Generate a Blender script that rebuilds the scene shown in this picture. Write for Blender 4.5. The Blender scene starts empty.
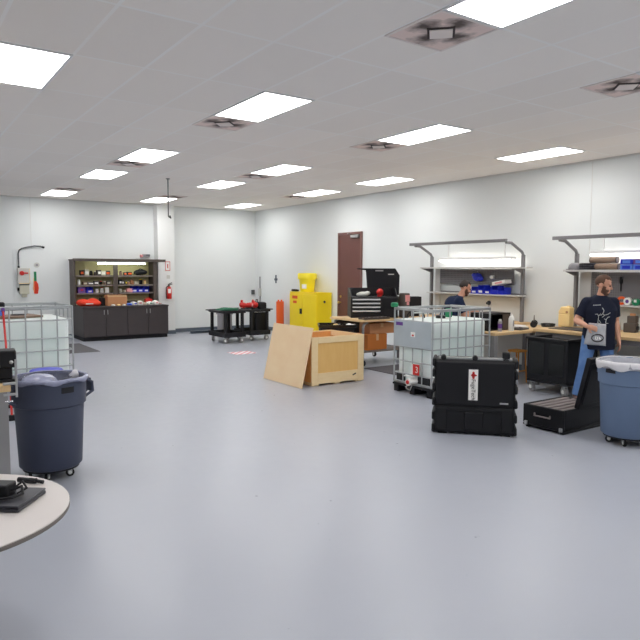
import bpy, bmesh, math, random
from mathutils import Vector, Matrix, Euler
from mathutils.bvhtree import BVHTree
random.seed(7)
PI = math.pi
R = math.radians
S = bpy.context.scene
COL = S.collection

# ------------------------------------------------------------------ materials
def lin(c):
    c /= 255.0
    return c / 12.92 if c <= 0.04045 else ((c + 0.055) / 1.055) ** 2.4
def rgb(r, g, b):
    return (lin(r), lin(g), lin(b), 1.0)

def mat(name, col, rough=0.5, metal=0.0, spec=0.5, var=0.06, scale=6.0, bump=0.0, bscale=80.0,
        trans=0.0, alpha=1.0, stretch=None, col2=None, coat=0.0):
    m = bpy.data.materials.new(name)
    m.use_nodes = True
    nt = m.node_tree
    b = nt.nodes['Principled BSDF']
    b.inputs['Roughness'].default_value = rough
    b.inputs['Metallic'].default_value = metal
    b.inputs['Specular IOR Level'].default_value = spec
    b.inputs['Transmission Weight'].default_value = trans
    b.inputs['Alpha'].default_value = alpha
    b.inputs['Coat Weight'].default_value = coat
    tc = nt.nodes.new('ShaderNodeTexCoord')
    mp = nt.nodes.new('ShaderNodeMapping')
    nt.links.new(tc.outputs['Object'], mp.inputs['Vector'])
    if stretch:
        mp.inputs['Scale'].default_value = stretch
    n = nt.nodes.new('ShaderNodeTexNoise')
    n.inputs['Scale'].default_value = scale
    n.inputs['Detail'].default_value = 4
    nt.links.new(mp.outputs['Vector'], n.inputs['Vector'])
    mx = nt.nodes.new('ShaderNodeMix')
    mx.data_type = 'RGBA'
    c2 = col2 if col2 else tuple(min(1, x * (1 + var)) for x in col[:3]) + (1,)
    c1 = col if col2 else tuple(x * (1 - var) for x in col[:3]) + (1,)
    mx.inputs[6].default_value = c1
    mx.inputs[7].default_value = c2
    nt.links.new(n.outputs['Fac'], mx.inputs[0])
    nt.links.new(mx.outputs[2], b.inputs['Base Color'])
    if bump:
        n2 = nt.nodes.new('ShaderNodeTexNoise')
        n2.inputs['Scale'].default_value = bscale
        nt.links.new(mp.outputs['Vector'], n2.inputs['Vector'])
        bp = nt.nodes.new('ShaderNodeBump')
        bp.inputs['Strength'].default_value = bump
        bp.inputs['Distance'].default_value = 0.01
        nt.links.new(n2.outputs['Fac'], bp.inputs['Height'])
        nt.links.new(bp.outputs['Normal'], b.inputs['Normal'])
    return m

def emit(name, col, strength):
    m = bpy.data.materials.new(name)
    m.use_nodes = True
    b = m.node_tree.nodes['Principled BSDF']
    b.inputs['Base Color'].default_value = (0.9, 0.9, 0.9, 1)
    b.inputs['Emission Color'].default_value = col
    b.inputs['Emission Strength'].default_value = strength
    return m

def math_node(nt, op, a, b=None):
    n = nt.nodes.new('ShaderNodeMath')
    n.operation = op
    for i, v in enumerate((a, b)):
        if v is None:
            continue
        if isinstance(v, (int, float)):
            n.inputs[i].default_value = v
        else:
            nt.links.new(v, n.inputs[i])
    return n.outputs[0]

def grid_mat(name, base, line, ox, sx, oy, sy, wl, rough, tilevar=0.03):
    """panels sx by sy (object space of an object at the origin) with thin joints"""
    m = bpy.data.materials.new(name)
    m.use_nodes = True
    nt = m.node_tree
    b = nt.nodes['Principled BSDF']
    b.inputs['Roughness'].default_value = rough
    b.inputs['Specular IOR Level'].default_value = 0.2
    tc = nt.nodes.new('ShaderNodeTexCoord')
    sp = nt.nodes.new('ShaderNodeSeparateXYZ')
    nt.links.new(tc.outputs['Object'], sp.inputs[0])
    def axis(out, o, s):
        t = math_node(nt, 'DIVIDE', math_node(nt, 'SUBTRACT', out, o), s)
        fr = math_node(nt, 'FRACT', t)
        d = math_node(nt, 'MINIMUM', fr, math_node(nt, 'SUBTRACT', 1.0, fr))
        return math_node(nt, 'LESS_THAN', d, wl / s / 2), math_node(nt, 'FLOOR', t)
    lx, fx = axis(sp.outputs[0], ox, sx)
    ly, fy = axis(sp.outputs[1], oy, sy)
    ln = math_node(nt, 'MAXIMUM', lx, ly)
    cb = nt.nodes.new('ShaderNodeCombineXYZ')
    nt.links.new(fx, cb.inputs[0])
    nt.links.new(fy, cb.inputs[1])
    wn = nt.nodes.new('ShaderNodeTexWhiteNoise')
    nt.links.new(cb.outputs[0], wn.inputs['Vector'])
    mx = nt.nodes.new('ShaderNodeMix')
    mx.data_type = 'RGBA'
    mx.inputs[6].default_value = tuple(x * (1 - tilevar) for x in base[:3]) + (1,)
    mx.inputs[7].default_value = tuple(min(1, x * (1 + tilevar)) for x in base[:3]) + (1,)
    nt.links.new(wn.outputs['Value'], mx.inputs[0])
    nz = nt.nodes.new('ShaderNodeTexNoise')
    nz.inputs['Scale'].default_value = 1.3
    nz.inputs['Detail'].default_value = 5
    nt.links.new(tc.outputs['Object'], nz.inputs['Vector'])
    lm = math_node(nt, 'MULTIPLY', ln, math_node(nt, 'MULTIPLY', nz.outputs['Fac'], 1.5))
    mx2 = nt.nodes.new('ShaderNodeMix')
    mx2.data_type = 'RGBA'
    nt.links.new(lm, mx2.inputs[0])
    nt.links.new(mx.outputs[2], mx2.inputs[6])
    mx2.inputs[7].default_value = line
    nt.links.new(mx2.outputs[2], b.inputs['Base Color'])
    return m

def wood(name, c1, c2, stretch=(1.2, 14, 14), rough=0.55, scale=3.0):
    return mat(name, c1, rough, 0, 0.3, col2=c2, scale=scale, stretch=stretch, bump=0.05, bscale=30)

M = {}
M['wall'] = mat('painted_wall', (0.785, 0.812, 0.81, 1), 0.55, spec=0.3, var=0.015, scale=0.8)
M['column'] = mat('painted_column', (0.83, 0.84, 0.83, 1), 0.5, spec=0.3, var=0.01)
M['seam'] = mat('wall_seam_trim', (0.72, 0.72, 0.70, 1), 0.6)
M['ceiling'] = grid_mat('ceiling_tiles', (0.95, 0.90, 0.845, 1), (0.985, 0.97, 0.94, 1), 3.2276, 0.61, 5.6746, 1.22, 0.028, 0.9, 0.024)
M['baseboard'] = mat('grey_baseboard', rgb(88, 98, 110), 0.5)
M['light_frame'] = mat('lamp_frame_white', (0.82, 0.82, 0.82, 1), 0.4)
M['panel_glow'] = emit('lit_diffuser', (1.0, 0.99, 0.97, 1), 12.8)
M['tube_glow'] = emit('lit_tube', (1.0, 0.93, 0.84, 1), 7.0)
M['tube_glow_green'] = emit('lit_tube_cool', (0.90, 1.0, 0.80, 1), 13.0)
M['door'] = mat('brown_door_paint', rgb(106, 66, 60), 0.5, var=0.08, scale=3)
M['door_frame'] = mat('door_frame_paint', rgb(120, 84, 78), 0.5)
M['steel'] = mat('brushed_steel', rgb(190, 190, 190), 0.35, 0.9, var=0.05)
M['galv'] = mat('galvanised_tube', rgb(178, 182, 184), 0.45, 0.55, var=0.12, scale=20)
M['plate'] = mat('galvanised_plate', rgb(178, 188, 194), 0.55, 0.2, var=0.1, scale=5)
M['steel_bright'] = mat('polished_trim', rgb(225, 226, 228), 0.4, 0.3)
M['chrome'] = mat('chrome', rgb(215, 215, 218), 0.2, 1.0)
M['frame_grey'] = mat('grey_powder_coat', rgb(128, 126, 128), 0.45, 0.2)
M['leg_grey'] = mat('silver_leg_paint', rgb(150, 148, 148), 0.45, 0.2)
M['black'] = mat('black_plastic', rgb(20, 20, 25), 0.5, spec=0.4, var=0.12, bump=0.03)
M['black_matte'] = mat('black_matte_plastic', rgb(26, 26, 31), 0.65, var=0.1, spec=0.3)
M['black_gloss'] = mat('black_gloss_plastic', rgb(18, 18, 20), 0.22, var=0.05, spec=0.6)
M['case'] = mat('moulded_case_black', rgb(15, 15, 20), 0.55, spec=0.35, var=0.08, bump=0.08, bscale=200)
M['rubber'] = mat('rubber', rgb(22, 22, 23), 0.8)
M['dark_brown'] = mat('dark_stained_panel', rgb(62, 55, 56), 0.5, var=0.1)
M['hutch'] = mat('hutch_brown', rgb(84, 75, 70), 0.6, var=0.1)
M['hutch_back_lit'] = mat('lamplit_hutch_backing', rgb(200, 188, 142), 0.7, var=0.06)  # yellow tint paints the hutch lamp's light into the backing colour
M['shelf_edge'] = mat('shelf_grey_brown', rgb(128, 118, 112), 0.6)
M['worktop'] = wood('maple_worktop', rgb(214, 178, 128), rgb(232, 202, 156))
M['ply'] = wood('pale_plywood', rgb(238, 204, 160), rgb(248, 224, 186), (9, 1.6, 1.0), 0.6, 2.0)
M['pine'] = wood('pine_board', rgb(236, 206, 154), rgb(246, 224, 182), (2, 8, 8), 0.6, 3.0)
M['ply_panel'] = wood('amber_plywood', rgb(226, 178, 104), rgb(238, 198, 130), (6, 6, 1.2), 0.6, 3.0)
M['crate_inside'] = wood('crate_inside_wood', rgb(214, 150, 84), rgb(226, 168, 104), (6, 6, 1.2), 0.6, 3.0)
M['orange_wood'] = wood('orange_stool_wood', rgb(222, 150, 72), rgb(232, 170, 96))
M['cardboard'] = mat('cardboard', rgb(196, 140, 98), 0.8, var=0.08)
M['cardboard_o'] = mat('orange_cardboard', rgb(206, 124, 58), 0.8, var=0.08)
M['tape_tan'] = mat('parcel_tape', rgb(214, 176, 130), 0.4)
M['ibc'] = mat('translucent_polyethylene', rgb(230, 240, 237), 0.45, spec=0.4, var=0.02)
for _k, _v in (('Subsurface Weight', 0.9), ('Subsurface Radius', (0.5, 0.52, 0.52)), ('Subsurface Scale', 0.6)):
    M['ibc'].node_tree.nodes['Principled BSDF'].inputs[_k].default_value = _v
M['white'] = mat('white_plastic', rgb(236, 236, 232), 0.5, var=0.02)
M['paper'] = mat('white_paper', rgb(240, 238, 234), 0.8, var=0.02)
M['can'] = mat('grey_blue_can', rgb(66, 72, 92), 0.55, var=0.07, bump=0.05, bscale=150)
M['can_light'] = mat('slate_blue_can', rgb(100, 120, 150), 0.55, var=0.06, bump=0.05, bscale=150)
M['liner_blue'] = mat('bluish_liner_film', rgb(172, 176, 204), 0.25, spec=0.6, var=0.3, scale=14, alpha=0.7)
M['liner_blue_inner'] = mat('thin_bluish_film', rgb(120, 124, 150), 0.25, spec=0.6, var=0.3, scale=14, alpha=0.3)
M['liner_white_inner'] = mat('inner_white_film', rgb(206, 206, 214), 0.3, spec=0.6, var=0.2, scale=16, alpha=0.6)
M['liner_white'] = mat('white_liner_film', rgb(226, 224, 228), 0.3, spec=0.6, var=0.12, scale=16, alpha=0.85)
M['bag'] = mat('clear_bag_film', rgb(222, 224, 230), 0.22, spec=0.7, var=0.2, scale=18, alpha=0.5)
M['trash'] = mat('bagged_rubbish', rgb(70, 84, 120), 0.6, col2=rgb(196, 200, 214), scale=14)
M['yellow'] = mat('safety_yellow', rgb(255, 222, 30), 0.45, var=0.05)
M['yellow2'] = mat('bright_yellow_plastic', rgb(255, 232, 36), 0.4, var=0.04)
M['pale_yellow'] = mat('pale_yellow_plastic', rgb(255, 220, 152), 0.5, var=0.04)
M['orange'] = mat('orange_plastic', rgb(238, 96, 28), 0.5, var=0.05)
M['red'] = mat('red_plastic', rgb(206, 40, 36), 0.4, var=0.08)
M['redcloth'] = mat('orange_red_fabric', rgb(226, 62, 36), 0.8, var=0.12, scale=12, bump=0.2, bscale=25)
M['pink'] = mat('pink_label', rgb(232, 160, 160), 0.6)
M['blue'] = mat('blue_plastic', rgb(24, 44, 196), 0.4, var=0.1)
M['blue_light'] = mat('light_blue_carton', rgb(84, 130, 226), 0.5, var=0.15, scale=18)
M['purple'] = mat('purple_plastic', rgb(96, 56, 140), 0.5, var=0.1)
M['green'] = mat('green_plastic', rgb(24, 132, 86), 0.45, var=0.1)
M['green_cloth'] = mat('green_fabric', rgb(40, 108, 78), 0.85, var=0.25, scale=20, bump=0.2, bscale=30)
M['grey_box'] = mat('grey_plastic', rgb(150, 148, 152), 0.5)
M['grey_light'] = mat('light_grey_enamel', rgb(206, 206, 200), 0.45, var=0.03)
M['beige'] = mat('beige_enamel', rgb(206, 204, 184), 0.5, var=0.03)
M['conduit'] = mat('dark_conduit', rgb(92, 96, 98), 0.4, 0.5)
M['mat_dark'] = mat('dark_floor_mat', rgb(92, 90, 94), 0.8, var=0.06, scale=30)
M['pegboard'] = mat('grey_pegboard', rgb(118, 116, 120), 0.6, var=0.05)
M['back_panel'] = mat('pale_grey_panel', rgb(205, 204, 202), 0.5, var=0.02)
M['laptop'] = mat('laptop_shell', rgb(58, 58, 66), 0.35, 0.2)
M['table_top'] = mat('pale_laminate', rgb(206, 199, 196), 0.4, var=0.02, scale=3)
M['table_edge'] = mat('laminate_edge', rgb(120, 112, 106), 0.5)
M['brown_tube'] = mat('brown_tube', rgb(140, 116, 98), 0.6, var=0.05)
M['skin'] = mat('skin', rgb(206, 152, 126), 0.5, var=0.05, scale=8)
M['hair'] = mat('brown_hair', rgb(92, 64, 48), 0.7, var=0.3, scale=60)
M['hair_dark'] = mat('dark_hair', rgb(46, 36, 32), 0.7, var=0.3, scale=60)
M['beard'] = mat('beard_hair', rgb(96, 66, 52), 0.8, var=0.2, scale=60)
M['tshirt'] = mat('navy_cotton', rgb(30, 34, 50), 0.9, var=0.12, scale=10, spec=0.2, bump=0.25, bscale=14)
M['tshirt2'] = mat('navy_work_shirt', rgb(34, 44, 70), 0.9, var=0.12, scale=10, spec=0.2, bump=0.25, bscale=14)
M['jeans'] = mat('blue_denim', rgb(62, 98, 158), 0.85, col2=rgb(110, 146, 196), scale=9, bump=0.3, bscale=18)
M['shoe'] = mat('brown_shoe', rgb(96, 70, 66), 0.7)
M['eye'] = mat('eye', rgb(50, 40, 38), 0.2)
M['ink'] = mat('black_ink', rgb(40, 32, 36), 0.6)
M['print'] = mat('white_print', rgb(206, 210, 206), 0.7)
def vent_mat():
    m = bpy.data.materials.new('stained_vent')
    m.use_nodes = True
    nt = m.node_tree
    b = nt.nodes['Principled BSDF']
    b.inputs['Roughness'].default_value = 0.8
    tc = nt.nodes.new('ShaderNodeTexCoord')
    n = nt.nodes.new('ShaderNodeTexNoise')
    n.inputs['Scale'].default_value = 9
    n.inputs['Detail'].default_value = 5
    nt.links.new(tc.outputs['Object'], n.inputs['Vector'])
    best = None
    for c in ((0.13, 0.28), (0.47, 0.31), (0.29, 0.11), (0.31, 0.47)):
        v = nt.nodes.new('ShaderNodeVectorMath')
        v.operation = 'DISTANCE'
        sc = nt.nodes.new('ShaderNodeVectorMath')
        sc.operation = 'MULTIPLY'
        sc.inputs[1].default_value = (1, 1, 0)
        nt.links.new(tc.outputs['Object'], sc.inputs[0])
        nt.links.new(sc.outputs[0], v.inputs[0])
        v.inputs[1].default_value = (c[0], c[1], 0)
        best = v.outputs['Value'] if best is None else math_node(nt, 'MINIMUM', best, v.outputs['Value'])
    d = math_node(nt, 'ADD', best, math_node(nt, 'MULTIPLY', math_node(nt, 'SUBTRACT', n.outputs['Fac'], 0.5), 0.22))
    cr = nt.nodes.new('ShaderNodeValToRGB')
    cr.color_ramp.elements[0].position = 0.03
    cr.color_ramp.elements[0].color = rgb(92, 80, 76)
    cr.color_ramp.elements[1].position = 0.15
    cr.color_ramp.elements[1].color = rgb(238, 218, 210)
    nt.links.new(d, cr.inputs[0])
    nt.links.new(cr.outputs[0], b.inputs['Base Color'])
    return m
M['dirt'] = vent_mat()
M['vent_gap'] = mat('dark_vent_gap', rgb(58, 48, 46), 0.8)  # dark square that shows as an outline around the deflector plate
M['vent_plate'] = mat('vent_plate', rgb(236, 226, 220), 0.6, var=0.05)
M['foam'] = mat('grey_foam', rgb(128, 118, 118), 0.9, var=0.08)
M['brass'] = mat('brass', rgb(206, 176, 96), 0.35, 0.8)

# floor: sealed grey epoxy
def floor_mat():
    m = bpy.data.materials.new('grey_epoxy_floor')
    m.use_nodes = True
    nt = m.node_tree
    b = nt.nodes['Principled BSDF']
    tc = nt.nodes.new('ShaderNodeTexCoord')
    n = nt.nodes.new('ShaderNodeTexNoise')
    n.inputs['Scale'].default_value = 0.55
    n.inputs['Detail'].default_value = 6
    nt.links.new(tc.outputs['Object'], n.inputs['Vector'])
    n2 = nt.nodes.new('ShaderNodeTexNoise')
    n2.inputs['Scale'].default_value = 9
    n2.inputs['Detail'].default_value = 8
    nt.links.new(tc.outputs['Object'], n2.inputs['Vector'])
    ad = math_node(nt, 'ADD', math_node(nt, 'MULTIPLY', n.outputs['Fac'], 0.75), math_node(nt, 'MULTIPLY', n2.outputs['Fac'], 0.25))
    mx = nt.nodes.new('ShaderNodeMix')
    mx.data_type = 'RGBA'
    mx.inputs[6].default_value = (0.368, 0.388, 0.446, 1)
    mx.inputs[7].default_value = (0.432, 0.452, 0.514, 1)
    nt.links.new(ad, mx.inputs[0])
    # small scuffs
    v = nt.nodes.new('ShaderNodeTexVoronoi')
    v.inputs['Scale'].default_value = 1.6
    nt.links.new(tc.outputs['Object'], v.inputs['Vector'])
    sc = math_node(nt, 'LESS_THAN', v.outputs['Distance'], 0.018)
    mx2 = nt.nodes.new('ShaderNodeMix')
    mx2.data_type = 'RGBA'
    nt.links.new(math_node(nt, 'MULTIPLY', sc, 0.5), mx2.inputs[0])
    nt.links.new(mx.outputs[2], mx2.inputs[6])
    mx2.inputs[7].default_value = (0.1, 0.09, 0.1, 1)
    nt.links.new(mx2.outputs[2], b.inputs['Base Color'])
    rr = math_node(nt, 'ADD', math_node(nt, 'MULTIPLY', n2.outputs['Fac'], 0.2), 0.22)
    nt.links.new(rr, b.inputs['Roughness'])
    b.inputs['Specular IOR Level'].default_value = 0.45
    return m
M['floor'] = floor_mat()

def stripes(name, c1, c2, freq, axis=0, diag=0.0):
    m = bpy.data.materials.new(name)
    m.use_nodes = True
    nt = m.node_tree
    b = nt.nodes['Principled BSDF']
    b.inputs['Roughness'].default_value = 0.5
    tc = nt.nodes.new('ShaderNodeTexCoord')
    sp = nt.nodes.new('ShaderNodeSeparateXYZ')
    nt.links.new(tc.outputs['Object'], sp.inputs[0])
    t = math_node(nt, 'ADD', math_node(nt, 'MULTIPLY', sp.outputs[axis], freq), math_node(nt, 'MULTIPLY', sp.outputs[(axis + 1) % 2], freq * diag))
    f = math_node(nt, 'GREATER_THAN', math_node(nt, 'FRACT', t), 0.5)
    mx = nt.nodes.new('ShaderNodeMix')
    mx.data_type = 'RGBA'
    nt.links.new(f, mx.inputs[0])
    mx.inputs[6].default_value = c1
    mx.inputs[7].default_value = c2
    nt.links.new(mx.outputs[2], b.inputs['Base Color'])
    return m
M['hazard'] = stripes('red_white_floor_tape', rgb(226, 150, 158), rgb(238, 232, 234), 6.0, 0, -1.0)

def peg_mat():
    m = mat('perforated_grey_board', rgb(128, 126, 128), 0.6)
    nt = m.node_tree
    b = nt.nodes['Principled BSDF']
    tc = nt.nodes.new('ShaderNodeTexCoord')
    sp = nt.nodes.new('ShaderNodeSeparateXYZ')
    nt.links.new(tc.outputs['Object'], sp.inputs[0])
    ds = []
    for k in (1, 2):
        fr = math_node(nt, 'FRACT', math_node(nt, 'MULTIPLY', sp.outputs[k], 26.0))
        ds.append(math_node(nt, 'LESS_THAN', math_node(nt, 'ABSOLUTE', math_node(nt, 'SUBTRACT', fr, 0.5)), 0.26))
    hole = math_node(nt, 'MULTIPLY', ds[0], ds[1])
    mx = nt.nodes.new('ShaderNodeMix')
    mx.data_type = 'RGBA'
    nt.links.new(hole, mx.inputs[0])
    mx.inputs[6].default_value = rgb(126, 124, 127)
    mx.inputs[7].default_value = rgb(98, 96, 100)
    nt.links.new(mx.outputs[2], b.inputs['Base Color'])
    return m
M['peg'] = peg_mat()

# ------------------------------------------------------------------ mesh helpers
class MB:
    def __init__(s):
        s.bm = bmesh.new()
        s.vi = 0
    def box(s, c, d, rz=0, rx=0, ry=0):
        mt = Matrix.Translation(c) @ Euler((rx, ry, rz)).to_matrix().to_4x4() @ Matrix.Diagonal((d[0], d[1], d[2], 1))
        bmesh.ops.create_cube(s.bm, size=1, matrix=mt)
        return s
    def bx(s, x0, x1, y0, y1, z0, z1):
        return s.box(((x0 + x1) / 2, (y0 + y1) / 2, (z0 + z1) / 2), (abs(x1 - x0), abs(y1 - y0), abs(z1 - z0)))
    def cyl(s, a, b, r, r2=None, seg=16, cap=True):
        a = Vector(a); b = Vector(b)
        d = b - a
        L = d.length
        if L < 1e-6:
            return s
        q = d.to_track_quat('Z', 'Y').to_matrix().to_4x4()
        mt = Matrix.Translation((a + b) / 2) @ q
        bmesh.ops.create_cone(s.bm, cap_ends=cap, segments=seg, radius1=r, radius2=r if r2 is None else r2, depth=L, matrix=mt)
        return s
    def ball(s, c, r, seg=16, rot=None):
        if isinstance(r, (int, float)):
            r = (r, r, r)
        mt = Matrix.Translation(c)
        if rot is not None:
            mt = mt @ rot.to_4x4()
        mt = mt @ Matrix.Diagonal((r[0], r[1], r[2], 1))
        bmesh.ops.create_uvsphere(s.bm, u_segments=seg, v_segments=max(6, seg // 2 + 2), radius=1, matrix=mt)
        return s
    def cap(s, a, b, r, r2=None, seg=14):
        r2 = r if r2 is None else r2
        s.cyl(a, b, r, r2, seg)
        s.ball(a, r, seg)
        s.ball(b, r2, seg)
        return s
    def tube(s, pts, r, seg=8):
        for a, b in zip(pts[:-1], pts[1:]):
            s.cyl(a, b, r, seg=seg)
        for p in pts[1:-1]:
            s.ball(p, r, 8)
        return s
    def lathe(s, prof, seg=40, c=(0, 0, 0), closed=False, wob=None):
        rings = []
        for i, (r, z) in enumerate(prof):
            ring = []
            for k in range(seg):
                a = 2 * PI * k / seg
                rr, zz = r, z
                if wob:
                    dr, dz = wob(i, a)
                    rr += dr; zz += dz
                ring.append(s.bm.verts.new((c[0] + rr * math.cos(a), c[1] + rr * math.sin(a), c[2] + zz)))
            rings.append(ring)
        n = len(rings)
        for i in range(n - 1 + (1 if closed else 0)):
            A = rings[i]; B = rings[(i + 1) % n]
            for k in range(seg):
                s.bm.faces.new((A[k], A[(k + 1) % seg], B[(k + 1) % seg], B[k]))
        if not closed:
            if prof[0][0] > 1e-4: s.bm.faces.new(rings[0][::-1])
            if prof[-1][0] > 1e-4: s.bm.faces.new(rings[-1])
        return s
    def prism(s, poly, d, mt=None):
        """poly in local xz, extruded along y from 0 to d"""
        mt = mt or Matrix()
        a = [s.bm.verts.new(mt @ Vector((x, 0, z))) for x, z in poly]
        b = [s.bm.verts.new(mt @ Vector((x, d, z))) for x, z in poly]
        n = len(poly)
        s.bm.faces.new(a); s.bm.faces.new(b[::-1])
        for i in range(n):
            s.bm.faces.new((a[i], b[i], b[(i + 1) % n], a[(i + 1) % n]))
        return s
    def loft(s, secs, seg=24):
        """secs: list of (cx,cy,z,rx,ry)"""
        rings = []
        for cx, cy, z, rx, ry in secs:
            ring = []
            for k in range(seg):
                a = 2 * PI * k / seg
                ca, sa = math.cos(a), math.sin(a)
                e = 0.82
                ring.append(s.bm.verts.new((cx + rx * math.copysign(abs(ca) ** e, ca), cy + ry * math.copysign(abs(sa) ** e, sa), z)))
            rings.append(ring)
        for A, B in zip(rings[:-1], rings[1:]):
            for k in range(seg):
                s.bm.faces.new((A[k], A[(k + 1) % seg], B[(k + 1) % seg], B[k]))
        s.bm.faces.new(rings[0][::-1]); s.bm.faces.new(rings[-1])
        return s
    def build(s, name, m, parent=None, bevel=0.0, loc=None, rz=0, smooth=40, remesh=0.0, it=4):
        bmesh.ops.recalc_face_normals(s.bm, faces=s.bm.faces)
        me = bpy.data.meshes.new(name)
        s.bm.to_mesh(me)
        s.bm.free()
        o = bpy.data.objects.new(name, me)
        COL.objects.link(o)
        if remesh:
            md = o.modifiers.new('remesh', 'REMESH')
            md.mode = 'VOXEL'; md.voxel_size = remesh
            if it:
                sm = o.modifiers.new('smooth', 'SMOOTH')
                sm.factor = 0.5; sm.iterations = it
            bpy.context.view_layer.update()
            dg = bpy.context.evaluated_depsgraph_get()
            me2 = bpy.data.meshes.new_from_object(o.evaluated_get(dg))
            o.modifiers.clear()
            o.data = me2
            me2.name = name
            bpy.data.meshes.remove(me)
            me = me2
        me.materials.clear()
        me.materials.append(m)
        if smooth:
            for p in me.polygons:
                p.use_smooth = True
            if smooth < 180:
                me.set_sharp_from_angle(angle=R(smooth))
        if bevel:
            b = o.modifiers.new('bevel', 'BEVEL')
            b.width = bevel; b.segments = 2; b.limit_method = 'ANGLE'; b.angle_limit = R(50)
        if parent:
            o.parent = parent
        if loc:
            o.location = loc
        o.rotation_euler.z = rz
        return o

def B():
    return MB()
def tag(o, label, cat, group=None, kind=None):
    o['label'] = label
    o['category'] = cat
    if group: o['group'] = group
    if kind: o['kind'] = kind
    return o
def thing(name, label, cat, loc=(0, 0, 0), rz=0, group=None):
    o = bpy.data.objects.new(name, None)
    o.empty_display_size = 0.1
    COL.objects.link(o)
    o.location = loc
    o.rotation_euler = (0, 0, rz)
    return tag(o, label, cat, group)
def struct(o):
    o['kind'] = 'structure'
    return o
def dup(root, loc, rz=None, label=None, group=None):
    r = root.copy(); COL.objects.link(r)
    r.location = loc
    if rz is not None: r.rotation_euler = (0, 0, rz)
    if label: r['label'] = label
    if group: r['group'] = group
    def rec(src, dst):
        for ch in list(src.children):
            c = ch.copy(); COL.objects.link(c); c.parent = dst
            rec(ch, c)
    rec(root, r)
    return r
def text_obj(name, body, size, m, parent, loc, rot, ext=0.001):
    cu = bpy.data.curves.new(name, 'FONT')
    cu.body = body; cu.size = size; cu.extrude = ext
    cu.align_x = 'CENTER'; cu.align_y = 'CENTER'
    o = bpy.data.objects.new(name, cu)
    COL.objects.link(o)
    bpy.context.view_layer.update()
    me = bpy.data.meshes.new_from_object(o.evaluated_get(bpy.context.evaluated_depsgraph_get()))
    bpy.data.objects.remove(o)
    o = bpy.data.objects.new(name, me)
    COL.objects.link(o)
    me.materials.clear(); me.materials.append(m)
    o.parent = parent
    o.location = loc
    o.rotation_euler = rot
    return o

# ------------------------------------------------------------------ room shell
W, D, H = 9.536, 17.375, 3.602
XL, YF = -3.6, -4.4
struct(B().bx(XL, W, YF, D, -0.12, 0).build('floor', M['floor'], smooth=0))
struct(B().bx(XL, W, YF, D, H, H + 0.1).build('ceiling', M['ceiling'], smooth=0))
struct(B().bx(XL, W, D, D + 0.14, 0, H).build('wall_back', M['wall'], smooth=0))
struct(B().bx(W, W + 0.14, YF, D, 0, H).build('wall_right', M['wall'], smooth=0))
struct(B().bx(XL - 0.14, XL, YF, D, 0, H).build('wall_left', M['wall'], smooth=0))
struct(B().bx(XL, W, YF - 0.14, YF, 0, H).build('wall_front', M['wall'], smooth=0))
struct(B().bx(6.31, 6.79, 17.06, D, 0, H).build('column', M['column'], bevel=0.006, smooth=0))
struct(B().bx(6.79, W, D - 0.02, D, 0, 0.11).bx(XL, 6.31, D - 0.02, D, 0, 0.11).build('baseboard_back', M['baseboard'], bevel=0.004, smooth=0))
struct(B().bx(6.30, 6.80, 17.045, 17.06, 0, 0.1).build('baseboard_column', M['baseboard'], smooth=0))
struct(B().bx(W - 0.02, W, YF, 12.06, 0, 0.11).bx(W - 0.02, W, 13.0, D - 0.02, 0, 0.11).build('baseboard_right', M['baseboard'], bevel=0.004, smooth=0))
struct(B().bx(3.125, 3.14, D - 0.006, D, 0.11, H).build('trim_1', M['seam'], smooth=0))
struct(B().bx(W - 0.006, W, 6.08, 6.092, 0.11, H).build('trim_2', M['seam'], smooth=0))
struct(B().bx(XL, W, D - 0.03, D, H - 0.025, H).build('trim_3', M['seam'], smooth=0))
struct(B().bx(W - 0.03, W, YF, D - 0.03, H - 0.025, H).build('trim_4', M['seam'], smooth=0))

# door in the right wall
dr = B().bx(W - 0.03, W - 0.005, 12.09, 12.95, 0.01, 2.68).build('door_1', M['door'], bevel=0.004)
struct(dr)
fr = B().bx(W - 0.045, W, 12.04, 12.09, 0, 2.74).bx(W - 0.045, W, 12.95, 13.0, 0, 2.74).bx(W - 0.045, W, 12.09, 12.95, 2.68, 2.74).build('door_frame', M['door_frame'], bevel=0.004, parent=dr)
B().cyl((W - 0.03, 12.87, 1.0), (W - 0.09, 12.87, 1.0), 0.018).ball((W - 0.1, 12.87, 1.0), 0.034).cyl((W - 0.03, 12.87, 1.15), (W - 0.045, 12.87, 1.15), 0.03).build('door_knob', M['brass'], parent=dr)
B().bx(W - 0.09, W - 0.03, 12.12, 12.42, 2.6, 2.67).box((W - 0.13, 12.42, 2.69), (0.2, 0.03, 0.02), rz=0.6).build('door_closer', M['steel'], bevel=0.004, parent=dr)

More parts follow.
